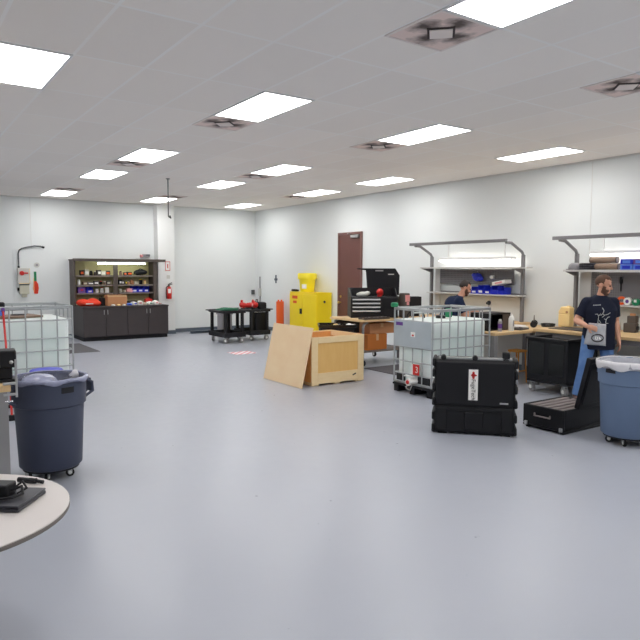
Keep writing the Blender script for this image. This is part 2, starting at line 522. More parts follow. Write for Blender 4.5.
# ------------------------------------------------------------------ ceiling lights and vents
X0, Y0, T = 3.2276, 5.6746, 1.22
def make_light(label, loc):
    t = thing('ceiling_light', label, 'ceiling light', loc, 0, 'ceiling light panels')
    w, l = 0.605, 1.215
    f = B().bx(0, 0.022, 0, l, -0.012, 0).bx(w - 0.022, w, 0, l, -0.012, 0).bx(0.022, w - 0.022, 0, 0.028, -0.012, 0).bx(0.022, w - 0.022, l - 0.028, l, -0.012, 0)
    f.build('frame', M['light_frame'], t, smooth=0)
    B().bx(0.022, w - 0.022, 0.028, l - 0.028, -0.009, -0.002).build('diffuser', M['panel_glow'], t, smooth=0)
    return t
lights = [
 (0, -3, 'nearest bright ceiling panel, cut off by the top edge of the photo'),
 (-1, 0, 'large bright ceiling panel cut off at the left edge of the photo'),
 (0, 0, 'bright ceiling panel with a square pinkish stained vent at its far end'),
 (1, 0, 'bright ceiling panel one row out from the lamp nearest the workbench wall'),
 (2, 0, 'bright ceiling panel closest to the workbench wall, above the man with the bag'),
 (0, 3, 'bright ceiling panel over the left floor with a thin stained vent at its far end'),
 (1, 3, 'bright ceiling panel with a dark vent at its far end, over the wooden crate'),
 (2, 3, 'bright ceiling panel near the right wall, above the black tool chest'),
 (0, 5, 'bright ceiling panel with no vent, one row nearer than the furthest left lamp'),
 (1, 5, 'bright ceiling panel in mid room with no vent touching it, over the black carts'),
 (2, 5, 'bright ceiling panel near the right wall, in front of the brown door'),
 (0, 8, 'small bright ceiling panel furthest left along the back wall'),
 (1, 8, 'small bright ceiling panel in front of the white column'),
 (2, 8, 'small bright ceiling panel in the far corner over the yellow cabinet'),
]
proto = None
for i, j, lab in lights:
    loc = (X0 + 2 * T * i + 0.0025, Y0 + T * j + 0.0025, H)
    if proto is None:
        proto = make_light(lab, loc)
    else:
        dup(proto, loc, 0, lab)
for i, j in ((-1, 5), (-2, 3), (-2, 0), (-1, -3), (1, -3), (2, -3), (0, -6), (1, -6), (2, -6), (-1, -6)):  # unseen panels continuing the grid, added to light the near room
    dup(proto, (X0 + 2 * T * i + 0.0025, Y0 + T * j + 0.0025, H), 0, 'unseen ceiling panel added on the same grid to light the near room', 'unseen added ceiling light panels')

def make_vent(label, loc):
    t = thing('ceiling_vent', label, 'ceiling vent', loc, 0, 'stained ceiling vents')
    w = 0.6
    f = B().bx(0, 0.02, 0, w, -0.01, 0).bx(w - 0.02, w, 0, w, -0.01, 0).bx(0.02, w - 0.02, 0, 0.02, -0.01, 0).bx(0.02, w - 0.02, w - 0.02, w, -0.01, 0)
    f.build('frame', M['vent_plate'], t, smooth=0)
    # shallow coned face
    bm = B()
    bm.prism([(0.02, -0.006), (0.58, -0.006), (0.58, -0.001), (0.02, -0.001)], 0.56, Matrix.Translation((0, 0.02, 0)))
    bm.build('face', M['dirt'], t, smooth=0)
    g = B().box((0.3, 0.3, -0.009), (0.205, 0.205, 0.006), rz=PI / 4)
    g.build('gap', M['vent_gap'], t, smooth=0)
    p = B().box((0.3, 0.3, -0.018), (0.17, 0.17, 0.006), rz=PI / 4)
    p.cyl((0.3, 0.3, -0.016), (0.3, 0.3, -0.002), 0.02)
    p.build('deflector_plate', M['vent_plate'], t, smooth=0)
    return t
vents = [
 (0, -2.0 + 0.5, 'stained ceiling vent nearest the camera, beside the lamp cut by the top edge'),
 (1, -2.0 - 0.32, 'stained ceiling vent at the right edge of the photo, touching no lamp'),
 (0, 1, 'square pinkish stained ceiling vent at the far end of a lamp in mid room'),
 (1, 1, 'small ceiling vent beside the lamp one row out from the workbench wall'),
 (0, 4, 'narrow dirty ceiling vent at the far end of a lamp over the left floor'),
 (1, 4, 'narrow dirty ceiling vent at the far end of the lamp over the wooden crate'),
 (0, 7.5, 'thin stained ceiling vent before the furthest left lamp by the back wall'),
 (1, 7.5, 'thin dark ceiling vent before the lamp by the white column'),
 (2, 6, 'thin dark ceiling vent just beyond the lamp in front of the brown door'),
]
VENT15 = (5.69, 3.20, H)
vp = None
for i, j, lab in vents:
    y = Y0 + T * j
    if j == -1.5: y = Y0 - 2 * T
    loc = (X0 + 2 * T * i + 0.005, y + 0.005, H)
    if lab.startswith('stained ceiling vent at the right'): loc = VENT15
    if vp is None: vp = make_vent(lab, loc)
    else: dup(vp, loc, 0, lab)

# drop rod from the ceiling
t = thing('drop_rod', 'thin dark rod with a hook hanging from the ceiling before the white column', 'rod', (4.74, 12.2, H))
B().cyl((0, 0, 0), (0, 0, -0.74), 0.011).build('rod', M['conduit'], t)
B().cyl((0, 0, -0.012), (0, 0, 0), 0.04).build('ceiling_flange', M['conduit'], t)
B().tube([(0, 0, -0.74), (0.05, 0, -0.77), (0.03, 0, -0.72)], 0.012).build('hook', M['black'], t)

# ------------------------------------------------------------------ casters
def caster(parent, x, y, z, r=0.05, wheel='leg_grey', ang=0.0):
    """caster hanging under height z; wheel touches z - (r*2+0.02)"""
    o = B().cyl((x, y, z), (x, y, z - 0.015), r * 0.6)
    dx, dy = math.cos(ang), math.sin(ang)
    ox, oy = x + dx * 0.015, y + dy * 0.015
    for sgn in (-1, 1):
        o.box((ox - dy * sgn * r * 0.38, oy + dx * sgn * r * 0.38, z - 0.015 - r * 0.6), (r * 1.0, 0.006, r * 1.25), rz=ang)
    c = o.build('caster', M['steel'], parent)
    zc = z - 0.02 - r
    a = Vector((ox - dy * r * 0.28, oy + dx * r * 0.28, zc)); b = Vector((ox + dy * r * 0.28, oy - dx * r * 0.28, zc))
    B().cyl(a, b, r, seg=20).build('wheel', M[wheel], c)
    a2 = a + (a - b) * 0.35; b2 = b + (b - a) * 0.35
    B().cyl(a2, b2, r * 0.45, seg=14).build('hub', M['white'], c)
    return c

# ------------------------------------------------------------------ trash cans
def trash_can(label, loc, body, rz, hz=0.79):
    t = thing('trash_can', label, 'trash can', loc, rz)
    z0 = 0.094
    pr = [(0.235, z0), (0.258, z0 + 0.02), (0.283, z0 + 0.545), (0.301, z0 + 0.555), (0.307, z0 + 0.75), (0.318, z0 + 0.755), (0.318, z0 + 0.782), (0.305, hz + z0), (0.293, hz + z0 - 0.01),
          (0.282, z0 + 0.5), (0.24, z0 + 0.03), (0.0, z0 + 0.025)]
    B().lathe(pr, 56).build('body', M[body], t, smooth=50)
    for sgn in (-1, 1):
        h = B()
        pts = [(sgn * 0.30, -0.06, z0 + 0.74), (sgn * 0.365, -0.05, z0 + 0.70), (sgn * 0.372, -0.05, z0 + 0.62), (sgn * 0.30, -0.055, z0 + 0.58)]
        pts2 = [(x, -y, z) for x, y, z in pts]
        h.tube(pts, 0.013).tube(pts2, 0.013)
        h.bx(sgn * 0.355, sgn * 0.378, -0.06, 0.06, z0 + 0.615, z0 + 0.71)
        h.bx(sgn * 0.29, sgn * 0.355, -0.06, 0.06, z0 + 0.715, z0 + 0.74)
        h.build('handle', M[body], t, bevel=0.004)
    pl = B()
    a0 = -PI / 2 + 0.12
    for k in range(6):
        a = a0 + (k - 2.5) * 0.06
        pl.box((0.3055 * math.cos(a), 0.3055 * math.sin(a), z0 + 0.70), (0.02, 0.006, 0.05), rz=a + PI / 2)
    pl.build('name_plate', M['black'], t)
    d = B().cyl((0, 0, 0.078), (0, 0, 0.095), 0.232, 0.236, 40).build('dolly', M['black'], t)
    for k in range(5):
        a = 2 * PI * k / 5 + 0.35
        caster(d, 0.19 * math.cos(a), 0.19 * math.sin(a), 0.092, 0.036, 'rubber', a * 1.7)
    return t

def liner(name, label, loc, m, rubbish=True, drop=0.06, seed=1, peak=None):
    """bag film folded over the rim at z = 0.875"""
    t = thing(name, label, 'trash bag', loc)
    rnd = random.Random(seed)
    ph = [rnd.uniform(0, 6.28) for _ in range(6)]
    def wob(i, a):
        w = 0.5 * math.sin(5 * a + ph[0]) + 0.35 * math.sin(11 * a + ph[1]) + 0.3 * math.sin(19 * a + ph[2])
        if i == 0: return 0.004 * w, 0.018 * w
        if i >= 5: return 0.02 * w, 0.03 * w
        return 0.0025 * abs(w), 0.002 * w
    pr = [(0.323, 0.872 - drop), (0.324, 0.855), (0.322, 0.878), (0.305, 0.886), (0.289, 0.872), (0.276, 0.78), (0.258, 0.62), (0.18, 0.56), (0.0, 0.55)]
    s = B().lathe(pr, 72, wob=wob)
    if peak:
        for pa, ph_, wd in peak:
            A = Vector((0.285 * math.cos(pa), 0.285 * math.sin(pa), 0.87))
            Bq = Vector((0.285 * math.cos(pa + wd), 0.285 * math.sin(pa + wd), 0.87))
            Cq = (A + Bq) / 2 * 0.75 + Vector((0, 0, 0.87 * 0.25 + ph_))
            Dq = (A + Bq) / 2 * 0.45 + Vector((0, 0, 0.43))
            v = [s.bm.verts.new(p) for p in (A, Bq, Cq, Dq)]
            s.bm.faces.new((v[0], v[1], v[2])); s.bm.faces.new((v[0], v[2], v[3])); s.bm.faces.new((v[1], v[3], v[2])); s.bm.faces.new((v[0], v[3], v[1]))
    s.build('liner_film', M[m + '_inner'], t, smooth=180)
    e = B().lathe([(0.3235, 0.870 - drop), (0.3255, 0.856), (0.3235, 0.880), (0.305, 0.888), (0.292, 0.882)], 72, wob=lambda i, a: (0.003 * abs(math.sin(9 * a + ph[0])), (0.02 if i == 0 else 0.002) * math.sin(7 * a + ph[1])))
    for f in [f for f in e.bm.faces if len(f.verts) > 4]:
        e.bm.faces.remove(f)
    e.build('folded_edge', M[m], t, smooth=180)
    if m == 'liner_blue':
        B().ball((-0.10, -0.02, 0.80), (0.15, 0.16, 0.115), 20).ball((-0.02, 0.1, 0.79), (0.12, 0.12, 0.10), 16).build('film_bulge', M[m], t, smooth=180, remesh=0.012)
        B().ball((0.235, 0.06, 0.865), (0.03, 0.05, 0.05), 12).ball((0.22, 0.1, 0.85), (0.03, 0.04, 0.03), 12).build('film_tuft', M['liner_white'], t, smooth=180)
    if rubbish:
        b = B()
        for k in range(9):
            a = rnd.uniform(0, 6.28); r = rnd.uniform(0.02, 0.13)
            b.ball((r * math.cos(a), r * math.sin(a), rnd.uniform(0.66, 0.76)), (rnd.uniform(0.05, 0.09), rnd.uniform(0.05, 0.08), rnd.uniform(0.04, 0.07)), 8)
        b.build('rubbish', M['trash'], t, smooth=0)['kind'] = 'stuff'
    return t

CL = (1.165, 5.86, 0)
trash_can('dark grey wheeled trash can with a bluish liner beside the left workbench', CL, 'can', 0.18)
liner('trash_bag', 'bluish clear bag lining the dark grey trash can', CL, 'liner_blue', True, 0.012, 3, [(0.15, 0.012, 0.5), (2.0, 0.03, 0.9), (2.7, 0.03, 0.9)])
CR = (6.44, 3.60, 0)
trash_can('slate blue wheeled trash can with a white liner, in front of the open black case', CR, 'can_light', 4.49)
liner('trash_bag', 'white plastic bag folded over the rim of the slate blue trash can', CR, 'liner_white', True, 0.055, 8, [(2.2, 0.03, 0.5)])

# blue rimmed barrel behind the left can
t = thing('barrel', 'blue topped barrel peeking out behind the dark grey trash can', 'barrel', (1.41, 7.2, 0))
t.scale = (0.56, 0.56, 1.045)
B().lathe([(0.24, 0), (0.27, 0.03), (0.285, 0.3), (0.275, 0.32), (0.285, 0.34), (0.285, 0.62), (0.25, 0.66), (0, 0.66)], 40).build('body', M['can'], t)
B().lathe([(0.29, 0.655), (0.30, 0.665), (0.30, 0.70), (0.28, 0.71), (0.0, 0.70)], 40).build('lid', M['blue'], t)

# ------------------------------------------------------------------ IBC totes
def ibc(label, loc, lx, ly, zs=1.0, nx=8, ny=5, plate=True):
    """footprint lx by ly with its corner at loc; zs scales height 1.25"""
    t = thing('ibc_tote', label, 'liquid tote', loc, 0)
    zz = lambda v: v * zs
    p = B()
    for k in range(3):
        y = 0.05 + k * (ly - 0.1) / 2
        p.bx(0, lx, y - 0.05, y + 0.05, 0, 0.025)
        for q in range(3):
            x = 0.07 + q * (lx - 0.14) / 2
            p.bx(x - 0.07, x + 0.07, y - 0.05, y + 0.05, 0.025, 0.105)
    p.bx(-0.03, lx, -0.02, ly, 0.105, 0.135)
    p.build('pallet', M['black_matte'], t, bevel=0.004)
    fl = B().bx(0.0, lx, 0.0, ly, 0.136, 0.15)
    fl.build('base_tray', M['galv'], t, bevel=0.004)
    b = B().bx(0.035, lx - 0.035, 0.035, ly - 0.035, 0.155, zz(1.10))
    bo = b.build('bottle', M['ibc'], t, bevel=0.06)
    bo.modifiers['bevel'].segments = 4
    nb = B().lathe([(0.10, zz(1.10)), (0.10, zz(1.135)), (0.09, zz(1.14)), (0, zz(1.14))], 24, (lx / 2, ly / 2, 0))
    nb.build('filler_cap', M['black'], t)
    # tubular cage
    r = 0.0095
    c = B()
    zh = [zz(v) for v in (0.165, 0.29, 0.48, 0.69, 0.85, 1.08, 1.235, 1.255)]
    for z in zh:
        rr = r * 1.35 if z in (zh[0], zh[-1]) else r
        c.cyl((0, 0, z), (lx, 0, z), rr, seg=8).cyl((0, ly, z), (lx, ly, z), rr, seg=8)
        c.cyl((0, 0, z), (0, ly, z), rr, seg=8).cyl((lx, 0, z), (lx, ly, z), rr, seg=8)
    for k in range(nx):
        x = lx * k / (nx - 1)
        rr = r * 1.4 if k in (0, nx - 1) else r
        for y in (0, ly):
            c.cyl((x, y, 0.15), (x, y, zz(1.255)), rr, seg=8)
    for k in range(1, ny - 1):
        y = ly * k / (ny - 1)
        for x in (0, lx):
            c.cyl((x, y, 0.15), (x, y, zz(1.255)), r, seg=8)
    c.build('cage', M['galv'], t)
    tb = B().cyl((0, ly * 0.5, zz(1.2)), (lx, ly * 0.5, zz(1.2)), 0.012).build('top_bar', M['galv'], t)
    if plate:
        pt = B().bx(-0.016, -0.011, 0.01, ly - 0.01, zz(0.70), zz(1.075)).build('sign_plate', M['plate'], t, bevel=0.003)
        B().bx(-0.019, -0.0165, ly - 0.20, ly - 0.05, zz(1.0), zz(1.05)).build('blue_label', M['purple'], pt)
        B().bx(-0.019, -0.0165, ly * 0.42, ly * 0.42 + 0.09, zz(0.85), zz(0.92)).build('warning_sticker', M['paper'], pt)
        B().bx(-0.0205, -0.0195, ly * 0.42 + 0.025, ly * 0.42 + 0.065, zz(0.86), zz(0.885)).build('sticker_mark', M['red'], pt)
        rl = B().bx(-0.018, -0.0125, ly * 0.30, ly * 0.30 + 0.13, zz(0.30), zz(0.455)).build('red_label', M['red'], t)
        text_obj('label_numeral', '3', 0.13, M['white'], rl, (-0.0195, ly * 0.30 + 0.05, zz(0.375)), (PI / 2, 0, -PI / 2))
        bl = B().bx(-0.0185, -0.0125, ly * 0.30 + 0.135, ly * 0.30 + 0.165, zz(0.30), zz(0.455)).build('label_strip', M['white'], t)
        # outlet valve
        v = B().cyl((0.03, ly * 0.40, 0.21), (-0.13, ly * 0.40, 0.21), 0.038).cyl((-0.13, ly * 0.40, 0.21), (-0.16, ly * 0.40, 0.21), 0.055, seg=20)
        v.cyl((-0.06, ly * 0.40, 0.21), (-0.06, ly * 0.40, 0.28), 0.03).box((-0.1, ly * 0.40 + 0.05, 0.285), (0.03, 0.17, 0.02))
        vo = v.build('outlet_valve', M['white'], t)
        B().cyl((-0.161, ly * 0.40, 0.21), (-0.172, ly * 0.40, 0.21), 0.03).build('valve_cap', M['red'], vo)
        B().tube([(-0.13, ly * 0.40 + 0.05, 0.19), (-0.15, ly * 0.40 + 0.04, 0.11), (-0.15, ly * 0.40 - 0.04, 0.10), (-0.13, ly * 0.40 - 0.06, 0.18)], 0.008).build('valve_chain', M['steel'], vo)
        B().bx(0.002, 0.03, ly * 0.72, ly * 0.93, 0.155, 0.29).build('cage_foot', M['black'], t)
        B().bx(0.002, 0.03, 0.06, ly * 0.36, 0.155, 0.29).build('cage_foot', M['black'], t)
    return t
TR = (6.33, 6.40, 0)
ibc('caged white liquid tote with a grey plate and red label, behind the standing black case', TR, 1.19, 0.80, 1.0)
TL = (0.94, 9.0, 0)
ibc('caged white liquid tote with a brown board on top, behind the dark grey trash can', TL, 1.17, 1.0, 1.045, nx=7, ny=5, plate=False)
# things on the totes
tag(B().box((0, 0, 0.012), (0.62, 0.5, 0.024), rz=0.2).build('board', M['brown_tube'], loc=(1.44, 9.45, 1.04 * 1.10 + 0.012), smooth=0), 'brown board lying on top of the tote behind the dark grey can', 'board')
t = thing('hose', 'black hose loop on top of the tote with the grey plate', 'hose', (6.55, 6.98, 1.105))
pts = []
for k in range(13):
    a = PI * k / 12
    pts.append((0.13 * math.cos(a) + 0.0, -0.05 * math.cos(a), 0.13 * math.sin(a)))
B().tube(pts, 0.009).build('loop', M['black'], t)
B().cyl(pts[0], (pts[0][0], pts[0][1], -0.0), 0.013).cyl(pts[-1], (pts[-1][0], pts[-1][1], 0), 0.013).build('hose_ferrule', M['black'], t)
t = thing('pump_handle', 'green pump head standing on the tote top in front of the seated looking man', 'pump', (6.85, 6.60, 1.10))
t['label'] = 'green pump head standing on top of the tote with the grey plate'
B().bx(-0.04, 0.04, -0.035, 0.035, 0.03, 0.16).build('pump_head', M['green'], t, bevel=0.01)
B().cyl((0, 0, 0), (0, 0, 0.03), 0.045).build('collar', M['white'], t)
B().bx(0.04, 0.22, -0.015, 0.015, 0.10, 0.125).build('lever', M['black'], t, bevel=0.004)
tag(B().lathe([(0.045, 0), (0.055, 0.01), (0.055, 0.055), (0.04, 0.065), (0, 0.065)], 20).build('screw_cap', M['green'], loc=(6.27, 7.14, 1.27)), 'round green cap on the far corner of the tote cage, by the wood bench', 'cap')
t = thing('tap', 'small dark tap on the corner of the tote cage, before the white bottle', 'tap', (7.50, 6.41, 1.262))
B().cyl((0, 0, 0), (0, 0, 0.05), 0.012).build('stem', M['steel'], t)
B().ball((0, 0, 0.07), (0.035, 0.03, 0.035), 12).bx(-0.05, 0.0, -0.012, 0.012, 0.05, 0.08).build('head', M['rubber'], t)

# ------------------------------------------------------------------ standing black case
def big_case():
    t = thing('equipment_case', 'tall black moulded case standing upright with a white and red label', 'case', (5.436, 4.825, 0), R(-47.2))
    w, h, d = 0.90, 0.865, 0.36
    b = B().bx(-w / 2 + 0.015, w / 2 - 0.015, -d / 2 + 0.015, d / 2, 0.012, h - 0.03)
    b.build('shell', M['case'], t, bevel=0.03)
    f = B().bx(-w / 2 + 0.03, w / 2 - 0.03, -d / 2 - 0.003, -d / 2 + 0.03, 0.33, h - 0.05)
    f.build('lid_panel', M['case'], t, bevel=0.015)
    g = B()
    g.bx(-w / 2 + 0.03, -w / 2 + 0.16, -d / 2 - 0.002, -d / 2 + 0.03, 0.05, 0.30)
    g.bx(w / 2 - 0.16, w / 2 - 0.03, -d / 2 - 0.002, -d / 2 + 0.03, 0.05, 0.30)
    g.bx(-w / 2 + 0.03, w / 2 - 0.03, -d / 2 + 0.002, -d / 2 + 0.03, 0.26, 0.315)
    g.bx(-0.10, 0.10, -d / 2 - 0.002, -d / 2 + 0.03, 0.05, 0.26)
    g.build('lower_rib', M['case'], t, bevel=0.012)
    for sx in (-1, 1):
        e = B()
        for z in (0.06, 0.2, 0.36, 0.52, 0.68, 0.80):
            e.bx(sx * (w / 2 - 0.03), sx * (w / 2 + 0.008), -d / 2 + 0.0, d / 2 - 0.02, z - 0.045, z + 0.045)
        e.build('edge_bumper', M['case'], t, bevel=0.014)
    bar = B().bx(-w / 2 + 0.06, w / 2 - 0.06, -d / 2 + 0.05, -d / 2 + 0.075, h - 0.03, h - 0.005)
    bar.build('top_rail', M['steel'], t, bevel=0.004)
    for x in (-0.34, 0.0):
        B().cyl((x, -d / 2 + 0.03, h - 0.012), (x, -d / 2 + 0.1, h - 0.012), 0.03, seg=18).build('rail_knob', M['black'], t, bevel=0.004)
    B().bx(0.29, 0.37, -d / 2 + 0.05, -d / 2 + 0.12, h - 0.035, h + 0.06).build('handle_block', M['black'], t, bevel=0.008)
    for z in (0.33, 0.60, 0.70):
        B().bx(w / 2 - 0.01, w / 2 + 0.02, -0.06, 0.03, z - 0.03, z + 0.03).build('latch', M['steel'] if z > 0.5 else M['black'], t, bevel=0.006)
    for x in (-0.34, 0.34):
        B().bx(x - 0.05, x + 0.05, -0.14, 0.15, 0, 0.014).build('foot', M['rubber'], t)
    B().bx(0.27, 0.36, -d / 2 - 0.006, -d / 2 - 0.002, 0.362, 0.38).build('vent_plug', M['steel'], t, bevel=0.002)
    lb = B().bx(-0.065, 0.035, -d / 2 - 0.006, -d / 2 - 0.003, 0.395, 0.735).build('label', M['paper'], t)
    text_obj('label_text', 'FugeTech', 0.060, M['ink'], lb, (-0.014, -d / 2 - 0.0075, 0.512), (PI / 2, PI / 2, 0))
    lg = B()
    m45 = Matrix.Translation((-0.014, -d / 2 - 0.0085, 0.672))
    lg.prism([(0, 0.03), (0.03, 0), (0, -0.03), (-0.03, 0)], 0.002, m45)
    lg.prism([(0.02, 0.012), (0.04, 0.0), (0.02, -0.012)], 0.002, m45)
    lg.prism([(-0.012, 0.034), (0.0, 0.042), (0.012, 0.034), (0.012, -0.034), (0, -0.042), (-0.012, -0.034)], 0.002, m45)
    lg.build('label_emblem', M['red'], lb, smooth=0)
    return t
big_case()

# ------------------------------------------------------------------ open black case
def open_case():
    t = thing('equipment_case', 'open low black case with ridged foam, lid up, before the man', 'case', (6.53, 4.42, 0), 0)
    w, d, h = 0.80, 0.54, 0.272
    b = B()
    b.bx(-w / 2, w / 2, -d / 2, d / 2, 0.02, 0.05)
    b.bx(-w / 2, -w / 2 + 0.035, -d / 2, d / 2, 0.05, h).bx(w / 2 - 0.035, w / 2, -d / 2, d / 2, 0.05, h)
    b.bx(-w / 2 + 0.035, w / 2 - 0.035, -d / 2, -d / 2 + 0.035, 0.05, h).bx(-w / 2 + 0.035, w / 2 - 0.035, d / 2 - 0.035, d / 2, 0.05, h)
    b.build('base_shell', M['case'], t, bevel=0.012)
    B().bx(-w / 2 + 0.036, w / 2 - 0.036, -d / 2 + 0.036, d / 2 - 0.036, 0.05, h - 0.05).build('foam_bed', M['black_matte'], t, smooth=0)
    f = B()
    for k in range(5):
        y = -d / 2 + 0.075 + k * 0.098
        f.bx(-w / 2 + 0.04, w / 2 - 0.04, y - 0.03, y + 0.03, h - 0.05, h - 0.006)
    f.build('foam_ridge', M['foam'], t, bevel=0.008)
    # lid hinged on the near long side
    hl = h + 0.004
    ld = B().bx(-0.17, w / 2, -0.06, 0.0, 0.0, 0.60).bx(-0.15, w / 2 - 0.02, -0.075, -0.06, 0.06, 0.55)
    lid = ld.build('lid', M['case'], t, bevel=0.015)
    lid.location = (0, -d / 2 + 0.03, hl + 0.002)
    lid.rotation_euler = (R(13), 0, 0)
    B().bx(-w / 2 - 0.02, -w / 2, -0.11, 0.11, 0.15, 0.165).bx(-w / 2 - 0.02, -w / 2, -0.11, -0.095, 0.15, 0.19).bx(-w / 2 - 0.02, -w / 2, 0.095, 0.11, 0.15, 0.19).build('handle', M['foam'], t, bevel=0.004)
    for y in (-0.24, 0.22):
        B().bx(-w / 2 - 0.012, -w / 2 + 0.005, y - 0.02, y + 0.02, 0.03, 0.075).build('corner_plate', M['steel'], t, bevel=0.004)
        B().bx(-w / 2 + 0.02, w / 2 - 0.02, y - 0.02, y + 0.02, 0, 0.022).build('skid', M['rubber'], t)
    return t
open_case()

# ------------------------------------------------------------------ crate and lid
def crate():
    t = thing('wooden_crate', 'open pale wooden crate with framed amber panels on the bare floor', 'crate', (5.945, 8.56, 0), 0)
    w, d, h = 1.03, 0.92, 0.77
    for sy, nm in ((-1, 'front_panel'), (1, 'back_panel')):
        y = sy * (d / 2 - 0.025)
        B().bx(-w / 2 + 0.02, w / 2 - 0.02, y - 0.01, y + 0.01, 0.09, h - 0.02).build(nm, M['ply_panel'] if sy < 0 else M['crate_inside'], t, smooth=0)
        f = B()
        y0, y1 = sorted((sy * (d / 2), sy * (d / 2 - 0.016)))
        f.bx(-w / 2, -w / 2 + 0.12, y0, y1, 0.012, h).bx(w / 2 - 0.12, w / 2, y0, y1, 0.012, h)
        f.bx(-w / 2 + 0.12, w / 2 - 0.12, y0, y1, h - 0.10, h).bx(-w / 2 + 0.12, w / 2 - 0.12, y0, y1, 0.03, 0.20)
        f.build('frame_board', M['pine'], t, bevel=0.004, smooth=0)
    for sx in (-1, 1):
        x0, x1 = sorted((sx * w / 2, sx * (w / 2 - 0.018)))
        B().bx(x0, x1, -d / 2 + 0.035, d / 2 - 0.035, 0.06, h).build('side_panel', M['crate_inside'], t, smooth=0)
        g = B()
        x0, x1 = sorted((sx * (w / 2 - 0.018), sx * (w / 2 - 0.04)))
        g.bx(x0, x1, -d / 2 + 0.036, d / 2 - 0.036, h - 0.09, h)
        g.build('rail', M['pine'], t, smooth=0)
    B().bx(-w / 2 + 0.02, w / 2 - 0.02, -d / 2 + 0.036, d / 2 - 0.036, 0.06, 0.08).build('floor_board', M['crate_inside'], t, smooth=0)
    for x in (-0.42, 0.0, 0.42):
        B().bx(x - 0.06, x + 0.06, -d / 2 + 0.02, d / 2 - 0.02, 0, 0.06).build('skid', M['pine'], t, bevel=0.003, smooth=0)
    B().box((0.32, -d / 2 - 0.001, 0.13), (0.07, 0.003, 0.022), ry=-0.35).build('burn_mark', M['dark_brown'], t, smooth=0)
    return t
crate()
L_ = 0.945
ang = math.atan2(0.92, 0.205)
t = thing('crate_lid', 'pale plywood lid leaning against the side of the wooden crate', 'lid', (5.215, 8.62, 0.0), 0)
B().box((L_ / 2 * math.cos(ang) - 0.009, 0, L_ / 2 * math.sin(ang) + 0.002), (L_, 1.17, 0.018), ry=-ang).build('panel', M['ply'], t, bevel=0.002, smooth=0)
dirx, dirz = math.cos(ang), math.sin(ang)
nx_, nz_ = -math.sin(ang), math.cos(ang)
cl = B()
for u in (0.10, 0.84):
    cl.box((u * dirx - 0.009 - nx_ * 0.014, 0, u * dirz - nz_ * 0.014 + 0.002), (0.09, 0.9, 0.012), ry=-ang)
cl.build('batten', M['pine'], t, smooth=0)

# ------------------------------------------------------------------ utility carts
def cart(label, loc, rz, w=0.60, l=0.92, h=0.80):
    t = thing('utility_cart', label, 'cart', loc, rz, None)
    z0 = 0.15
    def tray(z, lip):
        b = B().bx(-w / 2, w / 2, -l / 2, l / 2, z, z + 0.03)
        for sx in (-1, 1):
            x0, x1 = sorted((sx * w / 2, sx * (w / 2 + 0.02)))
            b.bx(x0, x1, -l / 2 - 0.02, l / 2 + 0.02, z, z + lip)
        for sy in (-1, 1):
            y0, y1 = sorted((sy * l / 2, sy * (l / 2 + 0.02)))
            b.bx(-w / 2, w / 2, y0, y1, z, z + lip)
        return b
    tray(z0, 0.12).build('lower_tray', M['black'], t, bevel=0.012)
    tt = tray(h - 0.06, 0.07)
    for sy in (-1, 1):
        tt.box((0, sy * (l / 2 + 0.07), h - 0.005), (w * 0.95, 0.10, 0.028))
    tt.build('top_tray', M['black'], t, bevel=0.012)
    for sx in (-1, 1):
        for sy in (-1, 1):
            B().bx(sx * (w / 2 - 0.05) - 0.035, sx * (w / 2 - 0.05) + 0.035, sy * (l / 2 - 0.05) - 0.035, sy * (l / 2 - 0.05) + 0.035, z0 + 0.03, h - 0.06).build('post', M['black'], t, bevel=0.01)
            caster(t, sx * (w / 2 - 0.06), sy * (l / 2 - 0.08), z0, 0.063, 'leg_grey', 0.4 + sx * 0.9 + sy)
    return t
cart('black two tray utility cart carrying green cloth, in front of its twin', (7.10, 14.42, 0), R(90), 0.86, 0.56)
cart('black two tray utility cart carrying red tools and a black bag', (7.92, 14.62, 0), R(90), 0.86, 0.56)
tag(B().ball((-0.1, 0.02, 0.03), (0.2, 0.18, 0.035), 14).ball((0.14, -0.06, 0.03), (0.14, 0.2, 0.04), 14).ball((0.02, 0.16, 0.03), (0.16, 0.12, 0.045), 14).ball((0.0, -0.15, 0.035), (0.16, 0.1, 0.05), 12).build('cloth', M['green_cloth'], loc=(7.10, 14.42, 0.785), remesh=0.015), 'crumpled green cloth heaped on the top tray of the nearer black cart', 'cloth')
# red tools on the second cart
for k, (x, y, a) in enumerate(((7.66, 14.44, -0.5), (7.68, 14.72, 0.9), (7.88, 14.50, 1.9))):
    t = thing('power_drill', ['red power drill lying nearest the green cloth on the black cart', 'red power drill lying behind the others on the black cart', 'red power drill beside the black bag on the cart'][k], 'drill', (x, y, 0.772), a, 'red drills on the cart')
    t.scale = (1.1, 1.1, 1.5)
    B().cap((-0.11, 0, 0.09), (0.10, 0, 0.09), 0.045, 0.038).build('motor_housing', M['red'], t)
    B().cyl((0.10, 0, 0.09), (0.16, 0, 0.09), 0.03, 0.02).build('chuck', M['black' if k else 'pink'], t)
    B().box((-0.02, 0, 0.145), (0.08, 0.05, 0.05), ry=0.5 - 0.5 * k).build('top_handle', M['red' if k else 'paper'], t, bevel=0.01)
    B().box((-0.06, 0.0, 0.05), (0.05, 0.05, 0.12), ry=0.25).build('grip', M['red'], t, bevel=0.01)
    B().bx(-0.13, 0.0, -0.05, 0.05, 0, 0.04).build('battery', M['black' if k != 1 else 'paper'], t, bevel=0.008)
t = thing('tool_bag', 'black soft bag sitting on the cart beside the red tools', 'bag', (8.10, 14.62, 0.771), 0.1)
B().bx(-0.12, 0.14, -0.22, 0.2, 0, 0.2).build('body', M['black_matte'], t, bevel=0.05)
B().tube([(-0.08, -0.1, 0.19), (-0.05, -0.06, 0.26), (-0.02, 0.06, 0.26), (0.0, 0.1, 0.19)], 0.013).build('carry_strap', M['black'], t)
